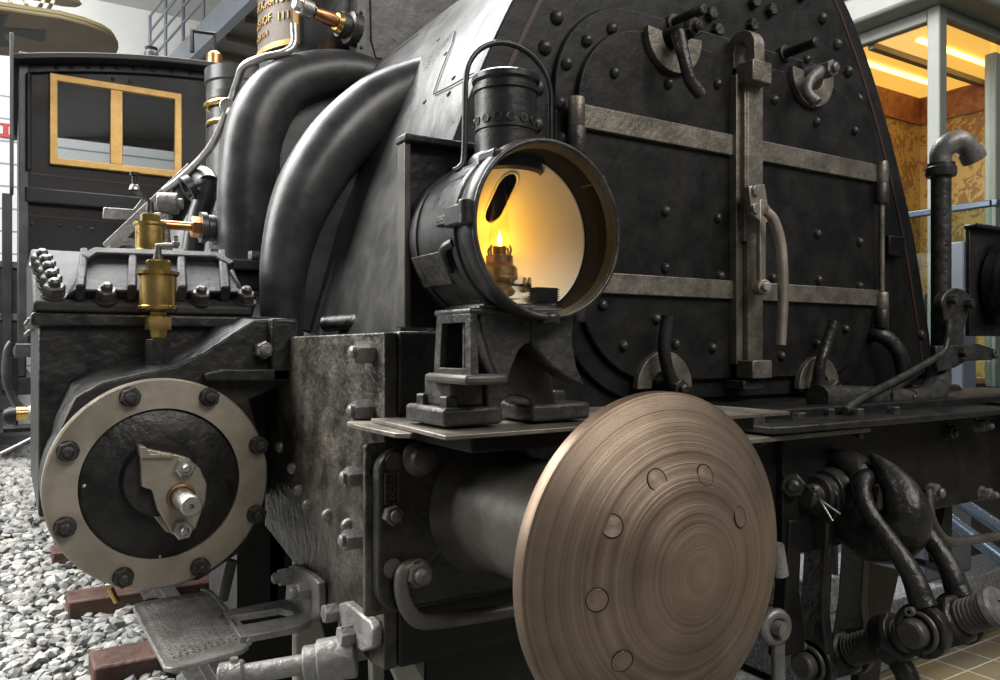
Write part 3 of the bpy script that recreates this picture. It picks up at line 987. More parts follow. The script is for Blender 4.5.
# bolt and ledge on the bracket to its right
MB().hexnut(PY(262, 350, 1.47), FR, .017, .026, .5, .01, .012, .0).build('bolt', 'bolt', body)
lg = [PY(u, v, 1.44) for u, v in ((205, 374), (225, 369), (290, 369), (292, 382), (208, 381))]
MB().hull3(lg, [p + Vector((0, .04, 0)) for p in lg]).build('ledge', 'cast', body, .003)
bkb = [PY(u, v, 1.44) for u, v in ((272, 318), (298, 319), (298, 382), (272, 382))]
MB().hull3(bkb, [p + Vector((0, .05, 0)) for p in bkb]).build('bracket_end', 'cast', body, .005)

# valve chest
a = PY(38, 400, 1.62); b = PY(290, 400, 1.62)
zt = PY(160, 328, 1.62).z
ch = MB().box(a.x, b.x, 1.60, 2.15, -.30, zt + .005).build('valve_chest', 'cast', L, .006)
z1, z2, z3 = zt, PY(160, 315, 1.6).z, PY(160, 302, 1.6).z
MB().box(a.x - .012, b.x - .01, 1.585, 2.17, z1, z2).build('chest_flange', 'cast', ch, .005)
SL = R(31)
sn = Vector((0, -math.sin(SL), math.cos(SL))); sd = Vector((0, math.cos(SL), math.sin(SL)))
s0 = Vector((0, 1.588, z3 - .006))
xl_, xr_ = a.x - .008, b.x - .085


def PS(u, v, lift=0.0):
    """the sloping lid plane, lifted along its normal"""
    r = Vector(ray(u, v)); q_ = s0 + sn * lift
    return r * (q_.dot(sn) / r.dot(sn))


top_ = s0 + sd * .215
MB().prism([(1.588, z2 + .001), (s0.y, s0.z), (top_.y, top_.z), (2.16, top_.z), (2.16, z2 + .001)], 'x', xl_, xr_).build('cover_flange', 'cover', ch, .005)
pad = [PS(u, v) for u, v in ((64, 299), (84, 264), (94, 258), (216, 262), (228, 268), (250, 299))]
padt = [PS(u, v, .022) + sn * .0 for u, v in ((74, 290), (88, 260), (96, 255), (214, 259), (225, 264), (242, 292))]
cov = MB().hull3(pad, padt).build('chest_cover', 'cover', ch, .004, 2)
lip = [PS(u, v, .018) for u, v in ((80, 262), (94, 255), (216, 259), (234, 269), (228, 272), (214, 264), (97, 261), (88, 267))]
MB().hull3(lip, [p + sn * .018 for p in lip]).build('cover_lip', 'cover', ch, .003)
for u in (80, 131, 181, 224):
    du = (u - 150) * -.05
    r_ = [PS(u - 5, 302), PS(u + 5, 302), PS(u + 4 + du, 263), PS(u - 4 + du, 263)]
    MB().hull3(r_, [p + sn * .034 for p in r_]).build('cover_rib', 'cover', ch, .004)
nb = lambda p: MB().hexnut(p, sn, .0185, .020, .2, .010, .012, .021).build('nut', 'iron', ch)
many(nb, [PS(u, v) for u, v in ((54, 296), (106, 300), (200, 302), (245, 302), (51, 287), (48, 279), (45, 272), (42, 266))], ch)
many(lambda p: MB().dome(p, LF, .006, .005, 10).build('rivet', 'bolt', ch), [Vector((a.x - .012, y, z)) for y in (1.66, 1.8, 1.95) for z in (z2 - .012, z1 - .01)], ch)


def oil_cup(base, s, par):
    """brass oil cup on a threaded stem"""
    o = MB().lathe([(0, 0), (.031, 0), (.034, .003), (.034, .008), (.031, .010), (.031, .062), (.036, .066), (.036, .071), (.0, .074)], base + Vector((0, 0, .052 * s)), UP, 40)
    o.v = [base + (v - base) * 1.0 for v in o.v]
    c_ = o.build('oil_cup', 'brass', par, label='polished brass oil cup')
    MB().hexnut(base + Vector((0, 0, .122)), UP, .022, .022, .1).build('cup_nut', 'brass', c_)
    MB().lathe([(0, 0), (.012, 0), (.016, .014), (.016, .05), (0, .05)], base + Vector((0, 0, .0)), UP, 6).build('stem', 'brass', c_)
    MB().hexnut(base + Vector((0, 0, .018)), UP, .0225, .026, .2).build('stem_nut', 'brass', c_)
    return c_


base = PY(158, 340, 1.53)
cup = oil_cup(base, 1.0, body)
MB().lathe([(0, -.05), (.022, -.05), (.022, .0), (.019, .002), (0, .002)], base, UP, 8, .2).build('cup_seat', 'cast', cup)
top = base + Vector((0, 0, .146))
MB().lathe([(0, 0), (.009, 0), (.006, .014), (.005, .026), (0, .026)], top, UP, 12).build('spindle', 'iron', cup)
MB().tube(curve([top + Vector((-.004, 0, .022)), top + Vector((.012, 0, .025)), top + Vector((.034, 0, .026))], 4), .005, 8, True, 1.0).build('cup_lever', 'bolt', cup)
MB().lathe([(0, 0), (.007, 0), (.007, .006), (.004, .008), (.004, .018), (0, .018)], top + Vector((.030, 0, .026)), UP, 10).build('lever_knob', 'bolt', cup)
base = PY(150, 266, 2.1)
cup2 = oil_cup(base - Vector((0, 0, .020)), 1.0, cov)
cup2.scale = (1.08, 1.08, 1.08)
top = base + Vector((0, 0, .128))
MB().lathe([(0, 0), (.011, 0), (.008, .03), (0, .03)], top, UP, 12).build('spindle', 'iron', cov)
MB().bar([top + Vector((.0, 0, .03)), top + Vector((-.035, 0, .055))], .012, .008, (0, 1, 0)).build('cup_lever', 'iron', cov)
MB().dome(top + Vector((-.035, 0, .055)), UP, .013, .016, 12).build('lever_knob', 'steel', cov)
MB().lathe([(0, .06), (.006, .06), (.006, .09), (.011, .09), (.011, .098), (0, .098)], top + Vector((-.035, 0, 0)), UP, 10).build('lever_knob', 'iron', cov)

# pipe work between boiler and cab
pw = MB().tube(curve([PY(168, 222, 3.0), PY(182, 198, 2.95), PY(194, 181, 2.9), PY(203, 178, 2.85), PY(208, 186, 2.8)], 5), .042, 16).build('steam_pipe', 'pipe', L)
MB().tube(curve([PY(208, 182, 2.75), PY(205, 198, 2.75), PY(197, 225, 2.75), PY(190, 270, 2.75)], 5), .036, 16).build('pipe_branch', 'pipe', pw)
for u, v, ax in ((205, 198, (-.3, 0, 1)), (207, 187, (-.3, 0, 1)), (190, 189, (.8, 0, .5))):
    q = PY(u, v, 2.76); n_ = Vector(ax).normalized()
    MB().lathe([(.034, -.012), (.046, -.012), (.046, .012), (.034, .012)], q, n_, 20).build('union_ring', 'pipe', pw)
MB().tube(curve([PY(168, 215, 2.7), PY(166, 235, 2.7), PY(171, 262, 2.7)], 5), .013, 10).build('feed_pipe', 'steel', L)
q = [PY(u, v, 3.2) for u, v in ((103, 243), (188, 163), (196, 171), (112, 253))]
MB().hull3(q, [p + Vector((0, .03, 0)) for p in q]).build('motion_bar', 'silver', L, .003)
mb = MB(); mb.bar([PY(103, 213, 3.5), PY(135, 215, 3.45), PY(146, 203, 3.42)], .02, .045, (0, 1, 0))
mb.build('motion_bar', 'silver', L, .003)
MB().lathe([(0, 0), (.034, 0), (.034, .06), (.018, .06), (.018, .075), (0, .075)], PY(158, 203, 2.7), (.9, -.3, 0), 18).build('motion_joint', 'silver', L, .003)
MB().bar([PY(163, 206, 2.7), PY(163, 250, 2.7)], .03, .03, (1, 0, 0)).build('motion_bar', 'silver', L, .002)
rr = PY(128, 258, 3.0)
MB().lathe([(.045, 0), (.07, 0), (.07, .3), (.045, .3)], rr, (0, 1, 0), 36).build('reservoir', 'silver', L)
q = PY(222, 229, 2.35)
ck = MB().lathe([(0, 0), (.048, 0), (.048, .02), (.038, .022), (.038, .04), (.044, .045), (.044, .06), (0, .06)], q, (-1, 0, 0), 24).build('check_valve', 'pipe', L)
MB().hexnut(q + Vector((-.06, 0, 0)), LF, .030, .025).build('union_nut', 'copper', ck)
MB().cyl(q + Vector((-.08, 0, 0)), LF, .0125, .09, 14).build('union_pipe', 'copper', ck)
MB().box(q.x - .195, q.x - .165, 2.335, 2.365, q.z - .025, q.z + .03).build('valve_block', 'steel', ck, .004)
MB().tube([q + Vector((-.18, 0, -.02)), q + Vector((-.18, 0, -.06)), q + Vector((-.20, 0, -.085))], .010, 10).build('valve_stem', 'iron', ck)

#@@FRAME
# ------------------------------------------------------------------ frame, beam, footplate
XF = .44
zb_ = -.446
fr_ = MB().prism([(1.005, .020), (1.005, zb_), (1.055, zb_ - .005), (1.60, -.36), (1.60, .018)], 'x', XF, XF + .02).build('frame_plate', 'rust', L, .002, label='scuffed rusty side plate')
sb = lambda p: MB().hexnut(p, LF, .0165, .026, .35, .009, .008, .0).build('bolt', 'bolt', fr_)
many(sb, [PX(u, v, XF) for u, v in ((372, 352), (370, 410), (362, 476), (361, 538))], fr_)
many(lambda p: MB().dome(p, LF, .011, .013, 12).build('rivet', 'bolt', fr_), [PX(u, v, XF) for u, v in ((281, 447), (294, 468), (309, 505), (329, 515), (349, 525), (300, 490))], fr_)
fb = MB().box(XF + .02, XF + .085, 1.0, 1.03, -.098, .022).build('corner_plate', 'cast', L, .004)
MB().box(XF + .086, .72, 1.012, 1.05, -.115, .018).build('inner_plate', 'rustb', L, .003)
MB().dome(PY(435, 370, 1.012), FR, .013, .014, 14).build('rivet', 'bolt', fb)
beam = MB().prism([(XF + .02, zb_), (1.15, zb_), (1.22, -.372), (2.40, -.372), (2.40, -.12), (XF + .02, -.12)], 'y', 1.0, 1.05).build('buffer_beam', 'front', L, .004)
many(lambda p: MB().hexnut(p, FR, .016, .014, .2, .009, .008, .018).build('bolt', 'iron', beam),
     [PY(u, v, 1.0) for u, v in ((522, 449), (530, 445), (759, 437), (852, 434), (948, 432), (928, 492))], beam)
# footplate
ZFP = -.097
fp_ = MB().prism([(.406, .762), (1.0, .775), (1.0, 1.0), (.418, 1.0), (.416, .93)], 'z', ZFP - .0055, ZFP).build('footplate', 'strap', L, .001, label='worn steel deck plate')
lt = [PZ(u, v, ZFP - .006) for u, v in ((347, 422), (352, 419), (370, 417), (393, 416), (430, 424), (424, 431), (410, 433.5), (395, 433), (375, 429), (358, 425.5))]
MB().hull3(lt, [p + Vector((0, 0, -.006)) for p in lt]).build('footplate_end', 'strap', fp_, .001)
MB().box(.46, .95, .80, 1.0, -.125, -.104).build('plate_bearer', 'front', fp_, .003)
MB().box(.50, 2.5, 1.02, 1.27, -.155, -.1225).build('deck', 'front', L, .002)
rs = MB().prism([(1.12, .905), (1.16, .895), (1.95, .90), (1.965, .91), (1.965, 1.06), (1.12, 1.06)], 'z', -.152, -.138).build('deck_plate', 'cast', L, .003)
MB().prism([(1.0, .91), (1.42, .915), (1.42, 1.0), (1.0, 1.0)], 'z', -.165, -.156).build('deck_strip', 'strap', rs, .001)
many(lambda p: MB().hexnut(p, UP, .014, .014, .2).build('bolt', 'iron', rs), [Vector((PY(u, v, y).x, y, -.138)) for u, v, y in ((736, 407, 1.03), (758, 408, .97), (776, 405, 1.03), (799, 408, .97), (828, 408, 1.0), (857, 410, .97), (893, 410, .96))], rs)
MB().box(1.97, 2.6, .93, 1.2, -.15, -.141).build('deck_plate', 'cast', L, .002)
MB().box(2.02, 2.3, .95, 1.1, -.140, -.133).build('deck_plate', 'cast', L, .002)

LAMP_FIT = ((.651, 1.0, .161), .82, (.534, .82, .132))
MB.FIT = LAMP_FIT
# pedestal that carries the lamp
bk = MB().box(.522, .622, .985, 1.115, -.114, -.087).build('lamp_pedestal', 'ped', L, .005)
MB().box(.674, .785, .985, 1.115, -.114, -.087).build('pedestal_foot', 'ped', bk, .005)
arch = [(.597, -.114), (.597, .03), (.705, .03), (.708, -.02), (.728, -.114), (.676, -.114), (.676, -.090)] + [(.648 + .028 * math.cos(R(t)), -.090 + .017 * math.sin(R(t))) for t in range(15, 166, 15)] + [(.620, -.090), (.620, -.114)]
MB().prism(arch, 'y', .991, 1.07).build('pedestal_arch', 'ped', bk, .003)
MB().box(.540, .596, .998, 1.085, -.088, -.040).build('pedestal_leg', 'ped', bk, .004)
# saddle with its swept sides, as two mirrored wings under the drum
sad_l = [(.552, .058), (.556, .024), (.570, -.020), (.586, -.052), (.599, -.052), (.608, -.026), (.618, -.006), (.630, .004), (.640, .006), (.640, .058)]
sad_r = [(.640, .058), (.640, .006), (.652, -.008), (.675, -.030), (.700, -.045), (.730, -.058), (.737, -.056), (.722, -.030), (.714, .005), (.716, .058)]
MB().prism(sad_l, 'y', .938, .972).build('saddle_wing', 'ped', bk, .003)
MB().prism(sad_r, 'y', .938, .972).build('saddle_wing', 'ped', bk, .003)
# open box socket on its track side
sx = .548
of = [(.932, -.048), (1.045, -.048), (1.035, .046), (.935, .046)]
inn = [(.950, -.030), (1.026, -.030), (1.018, .034), (.950, .034)]
MB().ring(of, inn, 'x', sx - .012, sx).build('socket_frame', 'ped', bk, .001)
for y0, y1 in ((.972, .98), (1.03, 1.04)):
    MB().box(sx, sx + .06, y0, y1, -.046, .044).build('socket_wall', 'ped', bk, .002)
MB().box(sx - .024, sx + .045, .926, 1.05, -.052, -.038).build('socket_sill', 'casing', bk, .004)
MB().box(sx - .012, sx + .10, .935, 1.045, .044, .054).build('socket_top', 'ped', bk, .003)
MB().box(sx + .045, sx + .052, .98, 1.03, -.040, .044).build('socket_back', 'front', bk)
many(lambda p: MB().hexnut(p, UP, .0155, .016, .2).build('bolt', 'iron', bk), [Vector((.545, 1.085, -.087)), Vector((.545, 1.01, -.087)), Vector((.765, 1.05, -.087))], bk)
# back plate that the lamp hooks on
mk_bp = lambda x: MB().box(x, x + .28, 1.128, 1.140, .030, .322)
bp = mk_bp(.522).build('lamp_back_plate', 'cast', L, .002)
MB().box(.519, .805, 1.105, 1.144, .318, .331).build('plate_lip', 'cast', bp, .003)
MB().box(.521, .532, 1.112, 1.141, .030, .318).build('plate_edge', 'casing', bp, .002)
MB.FIT = None
b2 = mk_bp(2.195).build('lamp_back_plate', 'cast', L, .002)
MB().box(2.192, 2.49, 1.105, 1.144, .318, .331).build('plate_lip', 'cast', b2, .004)
mb = MB(); mb.rod((.70, 1.20, .03), (.46, 1.62, .03), .022, 16)
mb.v = []; mb.f = []
a_, b_ = PY(325, 324, 1.6), PY(400, 318, 1.45)
mb.rod(a_, b_ + (b_ - a_) * .4, .017, 16); mb.build('cross_pipe', 'iron', L)

#@@BUFFER
# ------------------------------------------------------------------ buffers
def buffer(cx, cz, full=True):
    b = MB().prism(rrect(cx - .172, cx + .145, cz - .125, cz + .092, .03, .03, .03, .03, 6), 'y', .965, .99).build('buffer', 'cast', L, .004)
    MB().prism(rrect(cx - .181, cx + .150, cz - .135, cz + .098, .006, .006, .006, .006, 3), 'y', .990, 1.0).build('backing_plate', 'rust', b, .002)
    MB().lathe([(0, 0), (.098, 0), (.090, .012), (.084, .03), (.081, .06), (.079, .2), (.080, .33), (.0, .33)], (cx, .965, cz), FR, 64).build('buffer_casing', 'casing', b)
    # gently domed, turned head
    pr = [(0, .053)]
    RR = .180
    for i in range(1, 25):
        r = RR * i / 24
        h = .053 * (1 - (r / RR) ** 2.0)
        for gr in (.055, .072, .108, .135, .160):
            if abs(r - gr) < .0045: h -= .0012
        pr.append((r, h))
    pr += [(RR + .001, -.003), (RR + .001, -.014), (RR - .004, -.018), (.07, -.03), (0, -.03)]
    dsk = MB().lathe(pr, (cx, .613, cz), FR, 128).build('buffer_head', 'disc', b, origin=(cx, .613, cz), angle=30, label='large round brown turned steel buffer face')
    return b, dsk


bu, dsk = buffer(.587, -.228)


def on_disc(u, v):
    r = ray(u, v); t = .5
    while t < 1.2:
        p = Vector((r[0] * t, r[1] * t, r[2] * t))
        rad = math.hypot(p.x - .587, p.z + .228)
        if rad < .178 and p.y > .613 - .053 * (1 - (rad / .178) ** 2): return p
        t += .0008
    return PY(u, v, .6)


for u, v in ((612, 526), (597, 600), (622, 661), (657, 480), (705, 475), (740, 517)):
    p = on_disc(u, v)
    n_ = Vector(((p.x - .587) * 2 * .053 / .178 ** 2, -1, (p.z + .228) * 2 * .053 / .178 ** 2)).normalized()
    MB().lathe([(0, .0005), (.0104, .0005), (.0108, .0001), (.0108, -.004), (0, -.004)], p, n_, 32).build('rivet_plug', 'disc', bu)
    MB().torus(p, n_, .0113, .0007, 32, 6).build('plug_seam', 'front', bu)
# bolts of the base plate and the cast tag
for u, v in ((416, 458), ):
    MB().lathe([(0, 0), (.022, 0), (.024, .012), (.017, .018), (.017, .03), (.009, .034), (0, .034)], PY(u, v, .965), FR, 24).build('screw_head', 'casing', bu)
for u, v in ((394, 462), (392, 568)):
    MB().lathe([(0, 0), (.013, 0), (.013, .002), (0, .002)], PY(u, v, .966), FR, 20).build('plug', 'casing', bu)
many(lambda p: MB().hexnut(p, FR, .014, .014, .3, .008, .008).build('bolt', 'casing', bu), [PY(391, 514, .965), PY(705, 440, .965)], bu)
tg = PY(391, 488, .965)
MB().ring(rrect(tg.x - .010, tg.x + .010, tg.z - .021, tg.z + .021, .001, .001, .001, .001, 2), rrect(tg.x - .008, tg.x + .008, tg.z - .019, tg.z + .019, .001, .001, .001, .001, 2), 'y', .962, .966).build('cast_tag', 'casing', bu)
cu = bpy.data.curves.new('t', 'FONT'); cu.body = 'NEB3'; cu.size = .0125; cu.extrude = .0012; cu.align_x = 'CENTER'; cu.align_y = 'CENTER'
to = bpy.data.objects.new('t', cu); COL.objects.link(to)
me = bpy.data.meshes.new_from_object(to.evaluated_get(bpy.context.evaluated_depsgraph_get())); bpy.data.objects.remove(to)
MB().add([(tg.x - v.co.y, .9635 - v.co.z, tg.z + v.co.x) for v in me.vertices], [tuple(p.vertices) for p in me.polygons]).build('cast_lettering', 'casing', bu)

# far buffer: base plate and casing at the right end of the beam
bx_ = 2.26
b3 = MB().prism(rrect(bx_ - .145, bx_ + .145, -.378, -.118, .03, .03, .03, .03, 6), 'y', .965, .999).build('buffer', 'front', L, .004)
MB().lathe([(0, 0), (.098, 0), (.088, .02), (.081, .06), (.079, .33), (0, .33)], (bx_, .965, -.245), FR, 48).build('buffer_casing', 'front', b3)
many(lambda p: MB().hexnut(p, FR, .014, .022, .3, .008, .014, .017).build('bolt', 'bolt', b3), [PY(981, 493, .965), PY(976, 425, .965)], b3)

# hand loop below the left buffer
hl = MB().tube(curve([PY(412, 566, .955), PY(403, 572, .955), PY(402, 592, .955), PY(408, 610, .955), PY(420, 621, .955), PY(440, 621, .955), PY(500, 612, .955), PY(560, 600, .955)], 5), .0105, 12).build('shunter_handrail', 'casing', L)
MB().lathe([(0, 0), (.020, 0), (.020, .012), (0, .012)], PY(414, 572, .965), FR, 24).build('eye', 'casing', hl, .002)
MB().hexnut(PY(416, 573, .953), FR, .0175, .016, .3, .011, .014).build('nut', 'casing', hl)

# tread plate with its bracket
zt_ = -.462
tc_ = [PZ(u, v, zt_) for u, v in ((133, 607), (136, 603), (150, 600), (203, 591), (212, 595), (249, 638), (249, 645), (242, 650), (172, 668), (164, 667))]
st = MB().hull3(tc_, [p + Vector((0, 0, -.008)) for p in tc_]).build('footstep', 'silver', L, .002, label='grey ribbed metal tread plate')
MB().tube([p + Vector((0, 0, .003)) for p in (tc_[3], tc_[4], tc_[5], tc_[6])], .0045, 8).build('step_rim', 'silver', st)
A, B, Cc, D = PZ(140, 607, zt_), PZ(200, 596, zt_), PZ(236, 640, zt_), PZ(168, 660, zt_)
mb = MB()
for i in range(16):
    for j in range(11):
        def P(s_, t_): return (A * (1 - s_) + D * s_) * (1 - t_) + (B * (1 - s_) + Cc * s_) * t_
        s0 = (i + (0.5 if j % 2 else 0)) / 16.5; t0 = (j + .5) / 11
        p, q = P(s0, t0 - .042), P(min(1, s0 + .085), t0 + .042)
        mb.rod(p + Vector((0, 0, .0005)), q + Vector((0, 0, .0005)), .0022, 5)
mb.build('tread_pattern', 'silver', st, kind='stuff')
# slotted arm
ao = [PZ(u, v, -.452) for u, v in ((222, 610), (285, 599), (306, 610), (312, 620), (300, 626), (240, 637))]
ai = [PZ(u, v, -.452) for u, v in ((229, 616), (280, 608), (291, 610.5), (294, 614), (286, 617), (236, 625))]
mb = MB(); n = len(ao); up_ = Vector((0, 0, -.012))
vs = ao + ai + [p + up_ for p in ao] + [p + up_ for p in ai]; fs = []
for i in range(n):
    j = (i + 1) % n
    fs += [(i, j, n + j, n + i), (2 * n + i, 3 * n + i, 3 * n + j, 2 * n + j), (i, 2 * n + i, 2 * n + j, j), (n + i, n + j, 3 * n + j, 3 * n + i)]
mb.add(vs, fs).build('slotted_arm', 'silver', st, .003)
ap = [PX(u, v, .425) for u, v in ((285, 600), (287, 567), (292, 564.5), (310, 575), (318, 583), (319, 614), (310, 623))]
MB().hull3(ap, [p + Vector((.014, 0, 0)) for p in ap]).build('arm_flange', 'silver', st, .003)
many(lambda p: MB().hexnut(p, LF, .0165, .020, .3, .010, .012).build('bolt', 'silver', st), [PX(290, 576, .425), PX(308, 590, .425)], st)
# round bar bracket below
fl_ = [PX(u, v, .425) for u, v in ((338, 604), (345, 602), (370, 622), (373, 630), (372, 648), (362, 652), (340, 640))]
rb = MB().hull3(fl_, [p + Vector((.015, 0, 0)) for p in fl_]).build('bar_bracket', 'silver', L, .003)
many(lambda p: MB().hexnut(p, LF, .015, .020, .3).build('bolt', 'silver', rb), [PX(336, 612, .425), PX(352, 634, .425)], rb)
p0, p1_ = PY(356, 655, 1.09), PY(234, 676, 1.16)
dd = (p1_ - p0).normalized()
MB().rod(p0, p0 + dd * .055, .031, 20).build('bar_socket', 'silver', rb, .003)
MB().rod(p0 + dd * .05, p0 + dd * .075, .025, 20).build('bar_collar', 'silver', rb, .003)
MB().rod(p0 + dd * .07, p1_, .0145, 18).build('round_bar', 'silver', rb)
MB().rod(p1_ - dd * .015, p1_ + dd * .02, .021, 20).build('bar_end', 'silver', rb, .003)
MB().cyl(p1_ + Vector((0, 0, .018)), UP, .006, .008, 12).build('set_screw', 'silver', rb)
MB().hull3([PX(u, v, .425) for u, v in ((338, 615), (350, 640), (345, 665), (333, 660))], [PX(u, v, .425) + Vector((.05, 0, 0)) for u, v in ((338, 615), (350, 640), (345, 665), (333, 660))]).build('bracket_web', 'silver', rb, .004)

# frame parts seen in the gap below
MB().box(.508, .522, 1.62, 1.64, GZ + .25, -.36).build('hanger_bar', 'pale', L, .002)
MB().rod(PY(222, 600, 1.75), PY(232, 560, 1.75), .012, 10).build('hanger_rod', 'casing', L)
q = [PY(u, v, 1.35) for u, v in ((296, 640), (302, 610), (318, 604), (326, 640), (333, 740), (300, 740))]
MB().hull3(q, [p + Vector((.0, .02, 0)) for p in q]).build('guard_iron', 'pale', L, .003)
q = [PY(u, v, 1.349) for u, v in ((306, 652), (308, 644), (311, 652), (309, 662))]
MB().hull3(q, [p + Vector((.0, .002, 0)) for p in q]).build('guard_slot', 'front', L)
MB().box(.53, 1.2, 1.06, 1.09, GZ + .55, -.44).build('inner_frame', 'front', L, .003)
q = [PY(u, v, 1.2) for u, v in ((372, 660), (384, 658), (386, 720), (374, 720))]
MB().hull3(q, [p + Vector((0, .02, 0)) for p in q]).build('guard_bar', 'pale', L, .002)
q = [PY(u, v, 1.05) for u, v in ((388, 658), (412, 655), (445, 720), (415, 720))]
MB().hull3(q, [p + Vector((0, .02, 0)) for p in q]).build('guard_iron', 'pale', L, .003)
MB().rod(PY(400, 645, 1.05), PY(520, 628, 1.05), .012, 12).build('brake_rod', 'iron', L)
MB().box(.53, 1.25, 2.2, 2.25, GZ + .3, -.10).build('inner_frame', 'front', L)
for x in (.72, 2.02):
    wl = MB().lathe([(0, -.03), (.09, -.03), (.10, 0), (.36, 0), (.37, -.03), (.43, -.03), (.43, .05), (.46, .055), (.46, .08), (0, .08)], (x, 2.1 + .55, GZ + .23 + .44), (1, 0, 0) if x > 1 else (-1, 0, 0), 48)
    wl.build('wheel', 'front', L)
# drain cocks under the cylinder
q = PY(152, 600, 1.6)
dk = MB().lathe([(0, 0), (.014, 0), (.014, -.03), (.009, -.035), (.009, -.06), (0, -.06)], q, UP, 14).build('drain_cock', 'brass', L)
MB().tube([PY(110, 588, 1.7), PY(117, 602, 1.7)], .006, 8).build('drain_pipe', 'brass', dk)

#@@COUPLING
# ------------------------------------------------------------------ draw hook and screw coupling
HX = LC
hp = curve([Vector((HX, 1.0, -.318)), Vector((HX, .955, -.335)), Vector((HX, .905, -.362)), Vector((HX, .862, -.352)), Vector((HX, .838, -.315)), Vector((HX, .848, -.272)), Vector((HX, .875, -.238)), Vector((HX, .908, -.208))], 6)
hook = MB().tube(hp, lerp_list([.048, .048, .050, .051, .045, .034, .023, .007], len(hp)), 20, True, 1.0, (1, 0, 0)).build('draw_hook', 'cupiron', L)
MB().tube(curve([Vector((HX, 1.0, -.235)), Vector((HX, .965, -.232)), Vector((HX, .93, -.25)), Vector((HX, .915, -.30))], 6), lerp_list([.022, .030, .032, .018], 19), 14).build('hook_back', 'cupiron', hook)
MB().box(HX - .16, HX + .16, .985, 1.0, -.40, -.16).build('hook_plate', 'front', hook, .003)
PC = Vector((HX, .972, -.287))
MB().lathe([(0, -.115), (.020, -.115), (.023, -.112), (.023, -.085), (.038, -.083), (.038, -.060), (.047, -.058), (.047, -.036), (.050, -.034), (.050, .034), (.047, .036), (.047, .08), (0, .08)], PC, (1, 0, 0), 36).build('hook_pin', 'iron', hook, .002)
for d_ in ((.012, -.035, -.022), (.004, -.024, -.036)):
    p0_ = PC + Vector((-.100, -.024, -.004)); MB().rod(p0_, p0_ + Vector(d_), .002, 8).build('split_pin', 'steel', hook)
MB().lathe([(0, -.002), (.006, -.002), (.006, .012), (.003, .012), (.003, -.001)], PC + Vector((-.105, -.02, .018)), LF, 12).build('pin_cotter', 'bolt', hook)
nt_ = MB().hexnut(PY(792, 484, .985), (-.75, -.65, 0), .024, .024, .2, .013, .014).build('nut', 'iron', hook)

CP = empty('screw_coupling', (HX, .8, -.66))
tag(CP, 'dark iron screw coupling with threaded spindle hanging from the draw hook', 'coupling')
TA, TB = Vector((HX, .990, -.622)), Vector((HX, .772, -.492))
sx_ = (TB - TA).normalized()
TE = TB + sx_ * .098
TC = TA + (TB - TA) * .56


def thread(p, q, r, pitch=.0085):
    pr = [(0, 0)]; h = 0; n = int((q - p).length / pitch)
    for i in range(n):
        pr += [(r * .84, h), (r, h + pitch * .35), (r, h + pitch * .6), (r * .84, h + pitch)]
        h += pitch
    pr.append((0, h))
    return MB().lathe(pr, p, q - p, 28)


thread(TA, TE, .030).build('threaded_spindle', 'casing', CP)
MB().lathe([(0, -.004), (.026, -.004), (.035, .0), (.035, .012), (.030, .017), (.010, .017), (.010, .013), (0, .013)], TE, sx_, 28).build('spindle_end', 'bolt', CP)


def trunnion(c):
    MB().lathe([(0, -.042), (.038, -.042), (.044, -.034), (.044, .034), (.038, .042), (0, .042)], c, sx_, 8, .39).build('trunnion_nut', 'cupiron', CP, .004)
    MB().lathe([(0, -.085), (.023, -.085), (.023, .085), (0, .085)], c, (1, 0, 0), 20).build('trunnion_pin', 'cupiron', CP)
    for s_ in (-1, 1):
        MB().lathe([(.022, 0), (.047, 0), (.047, .022), (.022, .022)], c + Vector((s_ * .050, 0, 0)), (s_, 0, 0), 32).build('link_eye', 'cupiron', CP, .003)
        MB().lathe([(0, 0), (.025, 0), (.025, .020), (.020, .024), (0, .024)], c + Vector((s_ * .080, 0, 0)), (s_, 0, 0), 24).build('pin_head', 'casing', CP, .002)
    MB().torus(c + Vector((-.078, 0, 0)), LF, .033, .0045, 28, 8, -1.2, 3.0).build('retaining_ring', 'casing', CP)
    MB().lathe([(.0035, 0), (.008, 0), (.008, .010), (.0035, .010)], c + Vector((-.080, .008, .034)), LF, 14).build('cotter', 'bolt', CP)


trunnion(TA)
trunnion(TB)
MB().lathe([(0, -.022), (.040, -.022), (.047, -.014), (.047, .014), (.040, .022), (0, .022)], TC, sx_, 28).build('spindle_collar', 'cupiron', CP, .002)
MB().tube(curve([TC + Vector((0, -.01, -.03)), TC + Vector((0, -.035, -.07)), TC + Vector((0, -.045, -.16))], 5), .021, 14).build('tommy_bar', 'cupiron', CP)
MB().dome(TC + Vector((-.022, -.035, -.085)), LF, .020, .014, 16).build('bar_rivet', 'casing', CP)
# U-shaped shackle from the hook to the outer nut
lw = .058
leg1 = [TB + Vector((-lw, .0, .040)), TB + Vector((-lw, .028, .10)), Vector((HX - lw, .868, -.315)), Vector((HX - lw * .9, .893, -.272)), Vector((HX - lw * .4, .905, -.252)),
        Vector((HX + lw * .4, .905, -.252)), Vector((HX + lw * .9, .893, -.272)), Vector((HX + lw, .868, -.315)), TB + Vector((lw, .028, .10)), TB + Vector((lw, 0, .040))]
lk = curve(leg1, 6)
MB().tube(lk, lerp_list([.023, .0185, .0165, .018, .019, .019, .018, .0165, .0185, .023], len(lk)), 16).build('shackle_link', 'cupiron', CP)
